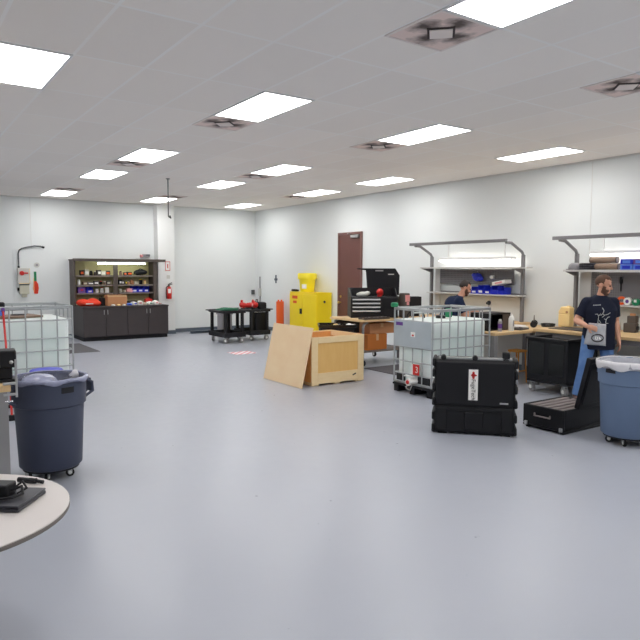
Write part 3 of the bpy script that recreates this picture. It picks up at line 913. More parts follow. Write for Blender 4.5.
t = thing('tool_case', 'black flat case standing upright in the lower tray of the second cart', 'case', (8.07, 14.45, 0.181))
B().bx(-0.16, 0.16, -0.06, 0.06, 0, 0.53).build('shell', M['black'], t, bevel=0.015)
B().tube([(-0.06, 0, 0.525), (-0.05, 0, 0.55), (0.05, 0, 0.55), (0.06, 0, 0.525)], 0.009).build('handle', M['black'], t)
t = thing('storage_bin', 'grey plastic bin on the floor behind the black carts', 'bin', (7.62, 15.62, 0))
B().bx(-0.16, 0.16, -0.14, 0.14, 0, 0.6).build('body', M['grey_box'], t, bevel=0.02)
B().bx(-0.18, 0.18, -0.16, 0.16, 0.6, 0.64).build('lid', M['grey_box'], t, bevel=0.01)
t = thing('steel_beam', 'long dark bar lying on the floor along the back wall', 'bar', (7.95, 16.85, 0))
B().bx(-0.8, 0.8, -0.10, 0.10, 0, 0.012).bx(-0.8, 0.8, -0.012, 0.012, 0.012, 0.06).build('profile', M['baseboard'], t, smooth=0)
B().bx(-0.8, 0.8, -0.07, 0.07, 0.06, 0.07).build('top_flange', M['baseboard'], t, smooth=0)
tag(B().bx(-0.26, 0.26, -0.22, 0.22, 0.0, 0.002).build('floor_tape', M['hazard'], loc=(6.42, 12.3, 0.0), smooth=0), 'square of red and white striped tape stuck on the floor before the carts', 'floor tape')

# ------------------------------------------------------------------ yellow cabinet, bin, orange post
t = thing('flammables_cabinet', 'yellow steel safety cabinet standing against the right wall', 'cabinet', (9.27, 13.90, 0))
B().bx(-0.23, 0.23, -0.645, 0.645, 0.03, 1.215).build('body', M['yellow'], t, bevel=0.006)
B().bx(-0.235, 0.235, -0.65, 0.65, 1.215, 1.235).build('top_tray', M['yellow'], t, bevel=0.004)
B().bx(-0.2, 0.2, -0.6, 0.6, 0, 0.03).build('plinth', M['yellow'], t)
for s0, s1 in ((-0.635, -0.005), (0.005, 0.635)):
    d = B().bx(-0.248, -0.231, s0, s1, 0.07, 1.18).build('door', M['yellow'], t, bevel=0.004)
    if s0 > 0:
        B().bx(-0.257, -0.249, 0.02, 0.13, 0.66, 0.80).build('paddle_handle', M['black'], d, bevel=0.004)
        B().bx(-0.2505, -0.2485, 0.24, 0.50, 1.05, 1.13).bx(-0.2505, -0.2485, 0.28, 0.46, 0.93, 1.0).build('warning_label', M['orange'], d)
B().cyl((0.0, -0.646, 1.0), (0.0, -0.655, 1.0), 0.032).build('vent_cap', M['dark_brown'], t)
t = thing('lidded_bin', 'yellow lidded bin standing on top of the yellow cabinet', 'bin', (9.25, 14.02, 1.236), 0)
B().lathe([(0.185, 0), (0.19, 0.01), (0.215, 0.30), (0.215, 0.33), (0, 0.33)], 32).build('body', M['yellow2'], t)
B().lathe([(0.245, 0.33), (0.25, 0.335), (0.255, 0.46), (0.235, 0.49), (0, 0.495)], 32).build('lid', M['yellow2'], t)
lp = B()
for k in range(5):
    a = PI + 0.55 + (k - 2) * 0.13
    lp.box((0.203 * math.cos(a), 0.203 * math.sin(a), 0.17), (0.006, 0.03, 0.16), rz=a)
lp.build('white_label', M['paper'], t)
t = thing('pouch', 'small black pouch lying on the yellow cabinet beside the yellow bin', 'pouch', (9.12, 14.42, 1.236))
B().bx(-0.06, 0.06, -0.12, 0.1, 0, 0.055).build('pouch_body', M['black'], t, bevel=0.02)
B().bx(-0.065, 0.0, -0.1, 0.08, 0.05, 0.062).build('flap', M['black_matte'], t, bevel=0.004)
t = thing('traffic_post', 'orange upright tube standing by the right wall next to the yellow cabinet', 'post', (9.30, 15.5, 0))
B().lathe([(0.11, 0.06), (0.11, 0.9), (0.10, 0.92), (0, 0.92)], 24).build('tube', M['orange'], t)
B().lathe([(0.18, 0), (0.18, 0.04), (0.11, 0.06), (0, 0.06)], 24).build('foot', M['rubber'], t)
B().cyl((-0.05, 0.0, 0.92), (-0.05, 0, 0.965), 0.025).cyl((0.05, 0, 0.92), (0.05, 0, 0.965), 0.025).build('top_stud', M['orange'], t)
# wall bits
t = thing('wall_marker', 'small dark blue cross shaped sticker on the right wall above the orange tube', 'sticker', (W - 0.004, 16.12, 1.53))
B().bx(-0.002, 0.002, -0.09, 0.09, -0.03, 0.03).bx(-0.002, 0.002, -0.04, 0.04, -0.11, 0.13).build('cross', M['baseboard'], t, smooth=0)
t = thing('wall_outlet', 'dark outlet box with a conduit in the back corner above the black bag', 'outlet', (9.44, D, 1.12))
B().bx(-0.05, 0.05, -0.05, 0, -0.07, 0.07).build('box', M['conduit'], t, bevel=0.006)
t = thing('conduit_pipe', 'pale conduit pipe rising up the far end of the right wall', 'conduit', (W - 0.02, 17.05, 0.112))
B().cyl((0, 0, 0), (0, 0, 1.488), 0.018).build('pipe', M['grey_box'], t)
B().bx(-0.03, 0.02, -0.05, 0.05, 0.90, 1.13).build('junction_box', M['grey_light'], t, bevel=0.004)

# ------------------------------------------------------------------ back counter
def back_counter():
    t = thing('base_cabinet', 'long dark brown base cabinet with four doors along the back wall', 'cabinet', (5.185, 16.80, 0))
    w, d = 2.20, 1.05
    B().bx(-w / 2, w / 2, -d / 2 + 0.02, d / 2, 0.10, 0.83).build('carcass', M['dark_brown'], t, bevel=0.004)
    B().bx(-w / 2 + 0.01, w / 2 - 0.01, -d / 2 + 0.07, d / 2, 0, 0.10).build('toe_kick', M['black_matte'], t)
    B().bx(-w / 2 - 0.015, w / 2 + 0.005, -d / 2 - 0.02, d / 2, 0.831, 0.868).build('countertop', M['dark_brown'], t, bevel=0.004)
    for k in range(4):
        x0 = -w / 2 + 0.006 + k * (w / 4)
        dd = B().bx(x0, x0 + w / 4 - 0.012, -d / 2, -d / 2 + 0.018, 0.115, 0.815).build('cabinet_door', M['dark_brown'], t, bevel=0.003)
        xh = x0 + (w / 4 - 0.05 if k % 2 == 0 else 0.04)
        B().bx(xh - 0.007, xh + 0.007, -d / 2 - 0.02, -d / 2, 0.66, 0.78).build('pull_handle', M['steel'], dd, bevel=0.003)
back_counter()
HZ = 0.869
def hutch():
    t = thing('shelf_hutch', 'brown open hutch with three shelves and a lamp, standing on the dark base cabinet', 'shelf unit', (5.12, 17.1, HZ))
    x0, x1, y0, y1 = -1.10, 1.10, -0.20, 0.22
    top = 2.06 - HZ
    for x in (x0, x1 - 0.10):
        B().bx(x, x + 0.10 if x > 0 else x + 0.05, y0, y1, 0, top - 0.03).build('side_panel', M['hutch'], t, bevel=0.003, smooth=0)
    B().bx(x0 + 0.05, x1 - 0.10, y1 - 0.015, y1, 0, top - 0.03).build('back_panel', M['hutch_back_lit'], t, smooth=0)
    B().bx(x0 - 0.02, 1.18, y0 - 0.03, y1, top - 0.03, top).build('top_board', M['hutch'], t, bevel=0.003, smooth=0)
    B().bx(x0 - 0.02, 1.33, y0 - 0.05, y0 - 0.03, top - 0.05, top + 0.02).build('valance', M['hutch'], t, bevel=0.003, smooth=0)
    for z in (1.19, 1.40, 1.645):
        B().bx(x0 + 0.05, x1 - 0.10, y0 + 0.06, y1 - 0.015, z - HZ - 0.035, z - HZ).build('shelf', M['shelf_edge'], t, smooth=0)
    B().bx(-0.08, 0.04, y0 + 0.04, y0 + 0.06, 0.0, top - 0.03).build('divider', M['hutch'], t, smooth=0)
    lm = B().bx(-0.50, 0.78, y0 - 0.02, y0 + 0.035, top - 0.085, top - 0.06).bx(-0.52, 0.80, y0 - 0.025, y0 + 0.05, top - 0.06, top - 0.03).build('lamp_housing', M['light_frame'], t)
    B().cyl((-0.49, y0 + 0.005, top - 0.10), (0.77, y0 + 0.005, top - 0.10), 0.02).build('lamp_tube', M['tube_glow_green'], lm)
hutch()
# goods on the hutch shelves
rnd = random.Random(11)
def goods(zs, x0, x1, y, names, hmin, hmax, group, label):
    x = x0
    while x < x1 - 0.06:
        w = rnd.uniform(0.07, 0.15)
        w = min(w, x1 - x)
        h = rnd.uniform(hmin, hmax)
        d = rnd.uniform(0.08, 0.14)
        m = rnd.choice(names)
        kind = rnd.random()
        loc = (x + w / 2, y + rnd.uniform(-0.015, 0.03), zs)
        if kind < 0.6:
            t = thing('parts_carton', label[0], 'carton', loc, rnd.uniform(-0.15, 0.15), group[0])
            B().bx(-w / 2 + 0.006, w / 2 - 0.006, -d / 2, d / 2, 0, h).build('box', M[m], t, bevel=0.004)
            B().bx(-w / 2 + 0.02, w / 2 - 0.02, -d / 2 - 0.002, -d / 2, h * 0.25, h * 0.7).build('sticker', M[rnd.choice(['paper', 'yellow', 'beige', 'orange'])], t)
        else:
            t = thing('parts_jar', label[1], 'jar', loc, 0, group[1])
            r = min(w, 0.1) / 2 - 0.006
            B().lathe([(r * 0.9, 0), (r, 0.006), (r, h * 0.75), (r * 0.7, h * 0.85), (0, h * 0.85)], 14).build('jar_body', M[m], t)
            B().cyl((0, 0, h * 0.85), (0, 0, h), r * 0.7, seg=12).build('jar_lid', M[rnd.choice(['black', 'white', 'yellow', 'red'])], t)
        x += w
base_names = ['hutch', 'dark_brown', 'black', 'brown_tube', 'beige', 'cardboard', 'pale_yellow', 'black']
yy = 17.07
G = lambda s: ('small cartons on the %s hutch shelf' % s, 'small jars on the %s hutch shelf' % s)
LB = lambda s: ('small dusty parts carton standing in the row on the %s hutch shelf' % s, 'small parts jar standing in the row on the %s hutch shelf' % s)
goods(1.646, 4.22, 5.0, yy, base_names + ['yellow'], 0.09, 0.17, G('top'), LB('top'))
goods(1.646, 5.2, 5.62, yy, base_names + ['yellow'], 0.08, 0.16, G('top'), LB('top'))
goods(1.401, 4.28, 5.0, yy, base_names, 0.07, 0.15, G('middle'), LB('middle'))
goods(1.401, 5.2, 5.98, yy, base_names + ['orange'], 0.07, 0.15, G('middle'), LB('middle'))
goods(1.191, 4.58, 5.0, yy, ['white', 'green', 'black', 'paper'], 0.08, 0.15, G('bottom'), LB('bottom'))
goods(1.191, 5.2, 5.44, yy, ['black', 'beige', 'hutch'], 0.05, 0.11, G('bottom'), LB('bottom'))
t = thing('tool_pouch', 'black soft pouch at the right end of the top hutch shelf', 'pouch', (5.82, yy, 1.646))
B().ball((0, 0, 0.08), (0.19, 0.1, 0.08), 16).ball((-0.08, 0, 0.06), (0.12, 0.09, 0.06), 12).build('pouch_body', M['black_matte'], t)
B().tube([(-0.1, -0.02, 0.13), (-0.02, -0.03, 0.18), (0.06, -0.02, 0.15)], 0.01).build('strap', M['black'], t)
def stack_bin(label, loc, m, w=0.16, d=0.24, h=0.12, rz=0.0, group='blue stacking bins', labelled=True):
    t = thing('parts_bin', label, 'bin', loc, rz, group)
    b = B()
    b.bx(-w / 2, w / 2, -d / 2, d / 2, 0, 0.008)
    b.bx(-w / 2, -w / 2 + 0.008, -d / 2 + 0.03, d / 2, 0.008, h).bx(w / 2 - 0.008, w / 2, -d / 2 + 0.03, d / 2, 0.008, h)
    b.bx(-w / 2 + 0.008, w / 2 - 0.008, d / 2 - 0.008, d / 2, 0.008, h)
    b.box((0, -d / 2 + 0.018, h * 0.27), (w, 0.008, h * 0.55), rx=0.25)
    b.build('tray', M[m], t, bevel=0.003)
    if labelled:
        B().box((0, -d / 2 + 0.011, h * 0.27), (w * 0.55, 0.003, h * 0.26), rx=0.25).build('label_card', M['paper'], t)
    return t
for k, x in enumerate((5.62, 5.78, 5.94)):
    stack_bin(['blue open bin next to the pink packet on the bottom hutch shelf', 'blue open bin in the middle of three on the bottom hutch shelf', 'blue open bin nearest the column on the bottom hutch shelf'][k], (x, yy, 1.191), 'blue', 0.155, 0.2, 0.16, group='blue bins on the hutch')
stack_bin('blue open bin beside the purple box on the bottom hutch shelf', (4.44, yy, 1.191), 'blue', 0.16, 0.2, 0.15, group='blue bins on the hutch')
t = thing('purple_carton', 'purple carton at the far left of the bottom hutch shelf', 'carton', (4.24, yy, 1.191))
t.name = 'gift_carton'
B().bx(-0.09, 0.09, -0.08, 0.08, 0, 0.15).build('box', M['purple'], t, bevel=0.005)
B().bx(-0.03, 0.03, -0.083, -0.08, 0.06, 0.1).build('sticker', M['red'], t)
tag(B().cyl((0, 0, 0), (0, 0, 0.10), 0.035).ball((0, 0, 0.11), 0.034).build('bottle', M['white'], loc=(4.19, yy, 1.401)), 'small white bottle at the far left of the middle hutch shelf', 'bottle')
tag(B().box((0, 0, 0.055), (0.16, 0.12, 0.10), ry=0.15).ball((0.06, 0, 0.05), (0.07, 0.06, 0.04), 10).build('packet', M['pink'], loc=(5.49, yy - 0.03, 1.19), remesh=0.01), 'pale pink packet beside the blue bins on the hutch', 'packet')
t = thing('cardboard_box', 'open brown cardboard box on the counter below the hutch', 'box', (5.0, 16.66, HZ))
B().bx(-0.25, 0.25, -0.16, 0.16, 0, 0.008).bx(-0.25, -0.242, -0.16, 0.16, 0.008, 0.27).bx(0.242, 0.25, -0.16, 0.16, 0.008, 0.27).bx(-0.242, 0.242, -0.16, -0.152, 0.008, 0.27).bx(-0.242, 0.242, 0.152, 0.16, 0.008, 0.27).build('carton', M['cardboard'], t, smooth=0)
B().bx(-0.25, 0.25, -0.162, -0.16, 0.23, 0.265).build('tape', M['tape_tan'], t, smooth=0)
t = thing('cloth_bundle', 'bundle of orange red fabric on the counter beside the cardboard box', 'cloth bundle', (4.34, 16.72, HZ))
t.scale = (1.0, 1.0, 1.25)
B().ball((-0.15, 0, 0.07), (0.17, 0.14, 0.075), 14).ball((0.1, 0.02, 0.075), (0.16, 0.13, 0.08), 14).ball((0.0, -0.1, 0.05), (0.2, 0.08, 0.05), 14).ball((0.2, -0.05, 0.05), (0.09, 0.1, 0.055), 12).build('fabric', M['redcloth'], t, remesh=0.012)
B().box((-0.03, -0.175, 0.05), (0.18, 0.01, 0.02)).build('white_tag', M['paper'], t)
t = thing('tool_case', 'small black case on the counter between the red bundle and the cardboard box', 'case', (4.70, 16.80, HZ), 0.05)
t.location.x = 4.69
B().bx(-0.05, 0.05, -0.1, 0.1, 0, 0.2).build('shell', M['black'], t, bevel=0.012)
B().tube([(0, -0.04, 0.195), (0, -0.035, 0.225), (0, 0.035, 0.225), (0, 0.04, 0.195)], 0.008).build('handle', M['black'], t)
t = thing('cable_coil', 'dark green coiled cable on the counter right of the cardboard box', 'cable', (5.45, 16.85, HZ))
cc = B()
for q in range(3):
    pts = [(0.13 * math.cos(2 * PI * k / 16) + 0.02 * q, 0.09 * math.sin(2 * PI * k / 16), 0.02 + 0.035 * q) for k in range(17)]
    cc.tube(pts, 0.018)
cc.build('loops', M['hair_dark'], t)
B().bx(0.1, 0.19, -0.03, 0.03, 0.0, 0.035).build('plug', M['black'], t, bevel=0.006)
# row of pale packets along the counter front
pk = [(5.30, 'blue_light', 'pale blue packet lying nearest the cardboard box on the counter'), (5.44, 'paper', 'white packet second from the cardboard box on the counter'), (5.58, 'white', 'white crumpled packet in the middle of the counter row'),
      (5.72, 'beige', 'cream packet next to the green edged one on the counter'), (5.86, 'paper', 'white packet with green edge on the counter row'), (6.00, 'paper', 'white packet in front of the red box on the counter'), (6.15, 'grey_light', 'pale grey packet at the very end of the counter')]
for k, (x, m, lab) in enumerate(pk):
    t = thing('parts_packet', lab, 'packet', (x, 16.52 + 0.05 * math.sin(k * 2.3), HZ), 0.3 * math.sin(k * 1.7), 'pale packets on the counter')
    hh = 0.06 + 0.03 * ((k * 7) % 3)
    B().ball((0, 0, hh * 0.5), (0.075, 0.09, hh * 0.5), 10).box((0, 0, hh * 0.42), (0.12, 0.15, hh * 0.8)).build('pack', M[m], t, bevel=0.01, smooth=0)
    B().box((0.0, -0.091, hh * 0.5), (0.07, 0.004, hh * 0.3)).build('print_patch', M['green' if k == 4 else ('blue' if k < 2 else 'pink')], t)
t = thing('first_aid_pouch', 'red box at the column end of the counter under the hutch', 'box', (5.95, 16.88, HZ))
t.name = 'tool_box'
B().bx(-0.09, 0.09, -0.07, 0.07, 0, 0.14).build('body', M['red'], t, bevel=0.01)
B().tube([(-0.04, 0, 0.135), (-0.04, 0, 0.165), (0.04, 0, 0.165), (0.04, 0, 0.135)], 0.008).build('handle', M['red'], t)
for k, x in enumerate((4.86, 5.0, 5.14)):
    tag(B().ball((0, 0, 0.022), (0.055, 0.035, 0.022), 12).box((0, 0, 0.012), (0.09, 0.05, 0.02)).build('glove_packet', M['pale_yellow' if k % 2 else 'paper'], loc=(x, 16.40, HZ), rz=0.4 * k), ['small white packet before the left half of the cardboard box', 'small yellow packet before the middle of the cardboard box', 'small white packet before the right half of the cardboard box'][k], 'packet', 'packets before the cardboard box')

# emergency light above the hutch
t = thing('emergency_light', 'small grey emergency lamp unit on the back wall above the hutch', 'lamp', (6.05, D, 2.2))
B().bx(-0.08, 0.12, -0.08, 0, -0.05, 0.03).build('housing', M['grey_box'], t, bevel=0.01)
B().cyl((-0.14, -0.06, -0.03), (-0.08, -0.05, -0.02), 0.045, 0.03).build('lamp_head', M['pink'], t)
B().bx(0.0, 0.12, -0.09, -0.08, -0.01, 0.015).build('status_strip', M['conduit'], t)
# fire extinguisher and signs on the column
t = thing('fire_extinguisher', 'red fire extinguisher hung on the front of the white column', 'fire extinguisher', (6.58, 17.06, 0.95))
B().lathe([(0.06, 0.04), (0.07, 0.055), (0.07, 0.30), (0.05, 0.36), (0.025, 0.385), (0, 0.385)], 24, (0, -0.10, 0)).build('cylinder', M['red'], t)
B().cyl((0, -0.10, 0.385), (0, -0.10, 0.42), 0.022).box((0.03, -0.10, 0.44), (0.12, 0.025, 0.018), ry=-0.2).box((0.03, -0.10, 0.47), (0.12, 0.02, 0.014), ry=-0.4).build('valve_lever', M['black'], t)
B().tube([(-0.02, -0.10, 0.41), (-0.09, -0.12, 0.36), (-0.1, -0.13, 0.2), (-0.09, -0.13, 0.05)], 0.012).build('hose', M['black'], t)
lp = B()
for k in range(5):
    a = -PI / 2 + (k - 2) * 0.22 - 0.25
    lp.box((0.071 * math.cos(a), -0.10 + 0.071 * math.sin(a), 0.26), (0.004, 0.018, 0.12), rz=a)
lp.build('instruction_label', M['paper'], t)
B().bx(-0.03, 0.03, -0.02, 0, 0.1, 0.3).build('wall_bracket', M['grey_box'], t)
t = thing('wall_sign', 'narrow red and white fire extinguisher sign high on the column', 'sign', (6.585, 17.057, 1.90))
B().bx(-0.08, 0.08, -0.004, 0.003, -0.14, 0.14).build('board', M['white'], t)
B().bx(-0.07, -0.055, -0.006, -0.004, -0.13, 0.13).bx(0.055, 0.07, -0.006, -0.004, -0.13, 0.13).bx(-0.055, 0.055, -0.006, -0.004, 0.115, 0.13).bx(-0.055, 0.055, -0.006, -0.004, -0.13, -0.115).bx(-0.015, 0.015, -0.006, -0.004, -0.06, 0.06).build('red_symbol', M['red'], t)
tag(B().bx(-0.05, 0.05, -0.004, 0.0, -0.05, 0.05).build('wall_plaque', M['grey_light'], loc=(6.60, 17.06, 1.60), bevel=0.003), 'small pale plaque between the red sign and the extinguisher on the column', 'plaque')

# electrical gear on the back wall
t = thing('disconnect_switch', 'pale electrical switch box with a red handle on the back wall', 'switch box', (2.93, D, 1.43))
B().bx(-0.15, 0.13, -0.13, 0, 0.0, 0.40).build('enclosure', M['grey_light'], t, bevel=0.01)
B().bx(-0.15, 0.13, -0.14, -0.13, 0.01, 0.39).build('cover', M['grey_light'], t, bevel=0.004)
B().cyl((-0.06, -0.14, 0.27), (-0.06, -0.16, 0.27), 0.055).bx(-0.06, 0.08, -0.17, -0.15, 0.255, 0.29).build('red_handle', M['red'], t, bevel=0.003)
B().bx(0.115, 0.125, -0.143, -0.14, 0.02, 0.38).bx(-0.13, 0.12, -0.143, -0.14, 0.01, 0.025).build('yellow_edge', M['pale_yellow'], t)
t = thing('junction_box', 'beige electrical box hung below the red handled switch box', 'electrical box', (2.93, D, 1.10))
B().bx(-0.11, 0.11, -0.10, 0, 0.08, 0.32).bx(-0.06, 0.06, -0.07, 0, 0.0, 0.08).build('enclosure', M['beige'], t, bevel=0.008)
B().bx(-0.115, 0.115, -0.105, -0.10, 0.30, 0.325).build('lip', M['conduit'], t)
B().bx(-0.15, -0.11, -0.06, -0.02, 0.16, 0.24).build('side_lever', M['black'], t)
t = thing('conduit_hose', 'dark bent conduit rising from the switch box to the wall', 'conduit', (2.82, D - 0.05, 1.83))
pts = [(0, 0, 0), (0, 0, 0.36), (0.02, 0, 0.44), (0.08, 0, 0.485), (0.2, 0, 0.52), (0.38, 0, 0.555), (0.52, 0.01, 0.55), (0.60, 0.03, 0.525)]
B().tube(pts, 0.016).build('pipe', M['conduit'], t)
B().cyl((0, 0, 0), (0, 0, 0.05), 0.026).cyl((0.56, 0.02, 0.538), (0.61, 0.032, 0.52), 0.026).build('fitting', M['black'], t)
t = thing('lockout_tag', 'orange red tag with a green top hanging on the back wall by the switch box', 'tag', (3.20, D, 1.18))
B().bx(-0.03, 0.03, -0.02, 0, 0.30, 0.56).build('hanger', M['green'], t, bevel=0.004)
B().prism([(-0.045, 0.32), (-0.06, 0.12), (-0.03, 0), (0.05, 0.0), (0.075, 0.14), (0.06, 0.25), (0.02, 0.32)], 0.03, Matrix.Translation((0.0, -0.03, 0))).build('tag_body', M['redcloth'], t, smooth=0)
B().bx(-0.05, -0.035, -0.032, -0.03, 0.05, 0.4).build('yellow_edge', M['pale_yellow'], t)
t = thing('thermostat', 'small round grey thermostat on the back wall above the orange tag', 'thermostat', (3.245, D, 1.905))
B().cyl((0, 0, 0), (0, -0.03, 0), 0.065, seg=24).build('dial', M['grey_light'], t)
B().cyl((0, -0.03, 0), (0, -0.04, 0), 0.03).build('knob', M['grey_box'], t)
t = thing('wall_panel', 'large flat white sheet fixed flush to the back wall behind the switch box', 'wall panel', (3.35, D, 0.7))
B().bx(-0.65, 0.7, -0.012, -0.001, 0, 1.62).build('sheet', M['wall'], t, smooth=0)
tag(B().bx(2.2, 3.90, 14.18, 16.0, 0, 0.008).build('floor_mat', M['mat_dark'], bevel=0.002, smooth=0), 'dark grey floor mat in front of the switch box on the back wall', 'mat')
tag(B().bx(7.27, 8.46, 7.75, 9.12, 0, 0.010).build('floor_mat', M['mat_dark'], bevel=0.002, smooth=0), 'dark grey floor mat between the wooden bench and the caged tote', 'mat')

# ------------------------------------------------------------------ wooden bench with tool chest
def bench_one():
    t = thing('workbench', 'wood topped rolling bench carrying the black tool chest', 'workbench', (8.0, 9.72, 0))
    B().bx(-0.70, 0.47, -0.52, 0.52, 0.845, 0.89).build('worktop', M['worktop'], t, bevel=0.004)
    for sx in (-1, 1):
        for sy in (-1, 1):
            x = -0.64 if sx < 0 else 0.41
            y = sy * 0.46
            B().tube([(x + (0.1 if sx < 0 else -0.1), y, 0.835), (x + (0.02 if sx < 0 else -0.02), y, 0.80), (x, y, 0.74), (x, y, 0.145)], 0.024, 10).build('leg', M['leg_grey'], t)
            caster(t, x, y, 0.145, 0.055, 'rubber', 0.5 * sx + sy)
    B().bx(-0.68, 0.45, -0.50, 0.50, 0.27, 0.295).build('lower_shelf', M['shelf_edge'], t, bevel=0.003)
    B().bx(-0.60, 0.38, 0.44, 0.47, 0.30, 0.84).build('back_board', M['dark_brown'], t)
bench_one()
def carton(label, loc, w, d, h, m, rz=0):
    t = thing('cardboard_box', label, 'box', loc, rz)
    B().bx(-w / 2, w / 2, -d / 2, d / 2, 0, h).build('carton', M[m], t, bevel=0.004)
    B().bx(-0.03, 0.03, -d / 2 - 0.001, d / 2, h, h + 0.002).bx(-0.03, 0.03, -d / 2 - 0.002, -d / 2, h * 0.6, h).build('tape', M['tape_tan'], t)
    return t
carton('orange cardboard box on the lower shelf of the rolling bench, under another', (7.75, 9.52, 0.296), 0.50, 0.40, 0.30, 'cardboard_o', 0.06)
carton('brown cardboard box stacked on the orange one under the rolling bench', (7.92, 9.54, 0.600), 0.56, 0.38, 0.20, 'cardboard', -0.12)
t = thing('tool_tray', 'dark tray of loose tools along the near edge of the rolling bench', 'tray', (7.70, 9.29, 0.891))
B().bx(-0.36, 0.26, -0.09, 0.09, 0, 0.012).bx(-0.36, 0.26, -0.09, -0.08, 0.012, 0.04).bx(-0.36, 0.26, 0.08, 0.09, 0.012, 0.04).build('tray', M['hutch'], t)
for k, x in enumerate((-0.29, -0.20, -0.10, 0.0, 0.10, 0.19)):
    t2 = thing('wrench', 'steel hand tool lying in the dark tray on the rolling bench', 'hand tool', (7.70 + x, 9.29, 0.904), 0.3 * math.sin(k * 2.1), 'hand tools in the bench tray')
    B().bx(-0.045, 0.045, -0.012, 0.012, 0, 0.02).build('shank', M['steel' if k % 2 else 'brown_tube'], t2, bevel=0.003)
    B().cyl((0.045, 0, 0.0), (0.045, 0, 0.022), 0.022).build('jaw', M['steel'], t2)
def chest():
    t = thing('tool_chest', 'black tool chest with silver drawer edges and its lid open', 'tool chest', (7.98, 9.754, 0.891), R(-30))
    a, d = 0.46, 0.27
    B().bx(-a, a, -d, d, 0, 0.40).build('body', M['black'], t, bevel=0.006)
    for x in (-a, a - 0.02):
        b2 = B()
        b2.prism([(0, 0), (2 * d, 0), (2 * d, 0.17), (d, 0.17)], -0.02, Matrix.Translation((x, -d, 0.401)) @ Matrix.Rotation(PI / 2, 4, 'Z'))
        b2.build('till_side', M['black'], t, smooth=0)
    B().bx(-a + 0.021, a - 0.021, d - 0.02, d, 0.401, 0.57).build('till_back', M['black'], t, smooth=0)
    for k in range(4):
        z = 0.115 + k * 0.074
        dw = B().bx(-a + 0.02, 0.12, -d - 0.012, -d - 0.001, z - 0.03, z + 0.03).build('drawer', M['black_gloss'], t, bevel=0.003)
        B().bx(-a + 0.03, 0.11, -d - 0.03, -d - 0.0125, z + 0.004, z + 0.030).build('drawer_edge', M['steel_bright'], dw, bevel=0.003)
    B().bx(0.15, a - 0.02, -d - 0.010, -d - 0.001, 0.03, 0.37).build('side_door', M['black_matte'], t, bevel=0.004)
    l = B()
    l.prism([(-0.05, 0.42), (a + 0.13, 0.42), (a + 0.14, 0.82), (a + 0.05, 0.96), (-0.27, 0.96), (-0.27, 0.94), (-0.09, 0.92)], 0.05, Matrix.Translation((0, d + 0.002, 0)))
    lid = l.build('lid', M['black_matte'], t, bevel=0.008, smooth=0)
    B().bx(0.1, 0.26, d - 0.006, d + 0.0015, 0.90, 0.925).build('badge', M['grey_box'], lid)
    B().bx(0.36, 0.48, d - 0.006, d + 0.0015, 0.83, 0.85).build('badge_plate', M['grey_light'], lid)
    return t
chest()
t = thing('power_drill', 'red tool lying in the open top of the tool chest', 'drill', (8.06, 9.62, 1.293), 0.3)
B().ball((0, 0, 0.09), (0.09, 0.06, 0.07), 12).ball((0.06, 0.02, 0.06), (0.06, 0.05, 0.05), 12).build('motor_housing', M['red'], t)
B().bx(-0.05, 0.03, -0.03, 0.03, 0, 0.06).build('grip', M['red'], t, bevel=0.008)
t = thing('rag', 'crumpled grey rag in the open top of the tool chest', 'rag', (7.78, 9.80, 1.293), -0.5)
B().ball((0, 0, 0.05), (0.12, 0.08, 0.05), 12).ball((0.09, 0.02, 0.07), (0.06, 0.05, 0.04), 10).ball((-0.08, 0.0, 0.04), (0.06, 0.05, 0.04), 10).build('rag_folds', M['grey_light'], t, remesh=0.012)
t = thing('control_box', 'dark box with a pink note standing beside the tool chest', 'box', (8.45, 9.26, 0.891), 0.0)
B().bx(-0.13, 0.01, -0.08, 0.10, 0, 0.48).build('body', M['hutch'], t, bevel=0.02)
B().box((-0.06, -0.083, 0.38), (0.12, 0.004, 0.13)).box((-0.05, -0.083, 0.28), (0.06, 0.004, 0.06)).build('note', M['pink'], t)
t = thing('black_box', 'flat black box on a dark stand on the wall bench right of the tool chest', 'box', (8.70, 9.46, 0.901), -0.5)
t.name = 'equipment_box'
B().bx(-0.22, 0.22, -0.10, 0.14, 0.21, 0.39).build('body', M['black'], t, bevel=0.006)
B().bx(-0.18, 0.18, -0.08, 0.12, 0, 0.21).build('stand', M['black_matte'], t)
# black drawer cart with white trim left of bench
t = thing('drawer_cart', 'low black drawer cart with pale trim behind the wooden crate', 'drawer cart', (6.84, 9.38, 0), -0.55)
B().bx(-0.32, 0.32, -0.24, 0.24, 0.15, 0.78).build('body', M['black'], t, bevel=0.008)
B().bx(-0.34, 0.34, -0.26, -0.245, 0.79, 0.83).bx(-0.34, 0.34, 0.245, 0.26, 0.79, 0.83).bx(-0.34, -0.325, -0.245, 0.245, 0.79, 0.83).bx(0.325, 0.34, -0.245, 0.245, 0.79, 0.83).bx(-0.34, 0.34, -0.26, 0.26, 0.78, 0.79).build('top_tray', M['black_gloss'], t)
for k in range(3):
    z = 0.63 - k * 0.19
    d = B().bx(-0.30, 0.30, -0.252, -0.241, z - 0.08, z + 0.09).build('drawer', M['black_gloss'], t, bevel=0.004)
    B().bx(-0.28, 0.05, -0.262, -0.253, z + 0.05, z + 0.08).build('pull_handle', M['white'], d, bevel=0.003)
for sx in (-1, 1):
    for sy in (-1, 1):
        caster(t, sx * 0.26, sy * 0.18, 0.15, 0.06, 'rubber', 1.0)
t = thing('hand_tool', 'small yellow handled tool on the low black drawer cart', 'tool', (6.86, 9.42, 0.792), 0.4)
t.name = 'screwdriver'
B().cap((-0.08, 0, 0.02), (0.02, 0, 0.02), 0.018).build('grip', M['pale_yellow'], t)
B().cyl((0.02, 0, 0.02), (0.13, 0, 0.02), 0.006).build('shaft', M['steel'], t)
t = thing('glove', 'pale work glove lying on the low black drawer cart', 'glove', (7.0, 9.22, 0.792), 0.4)
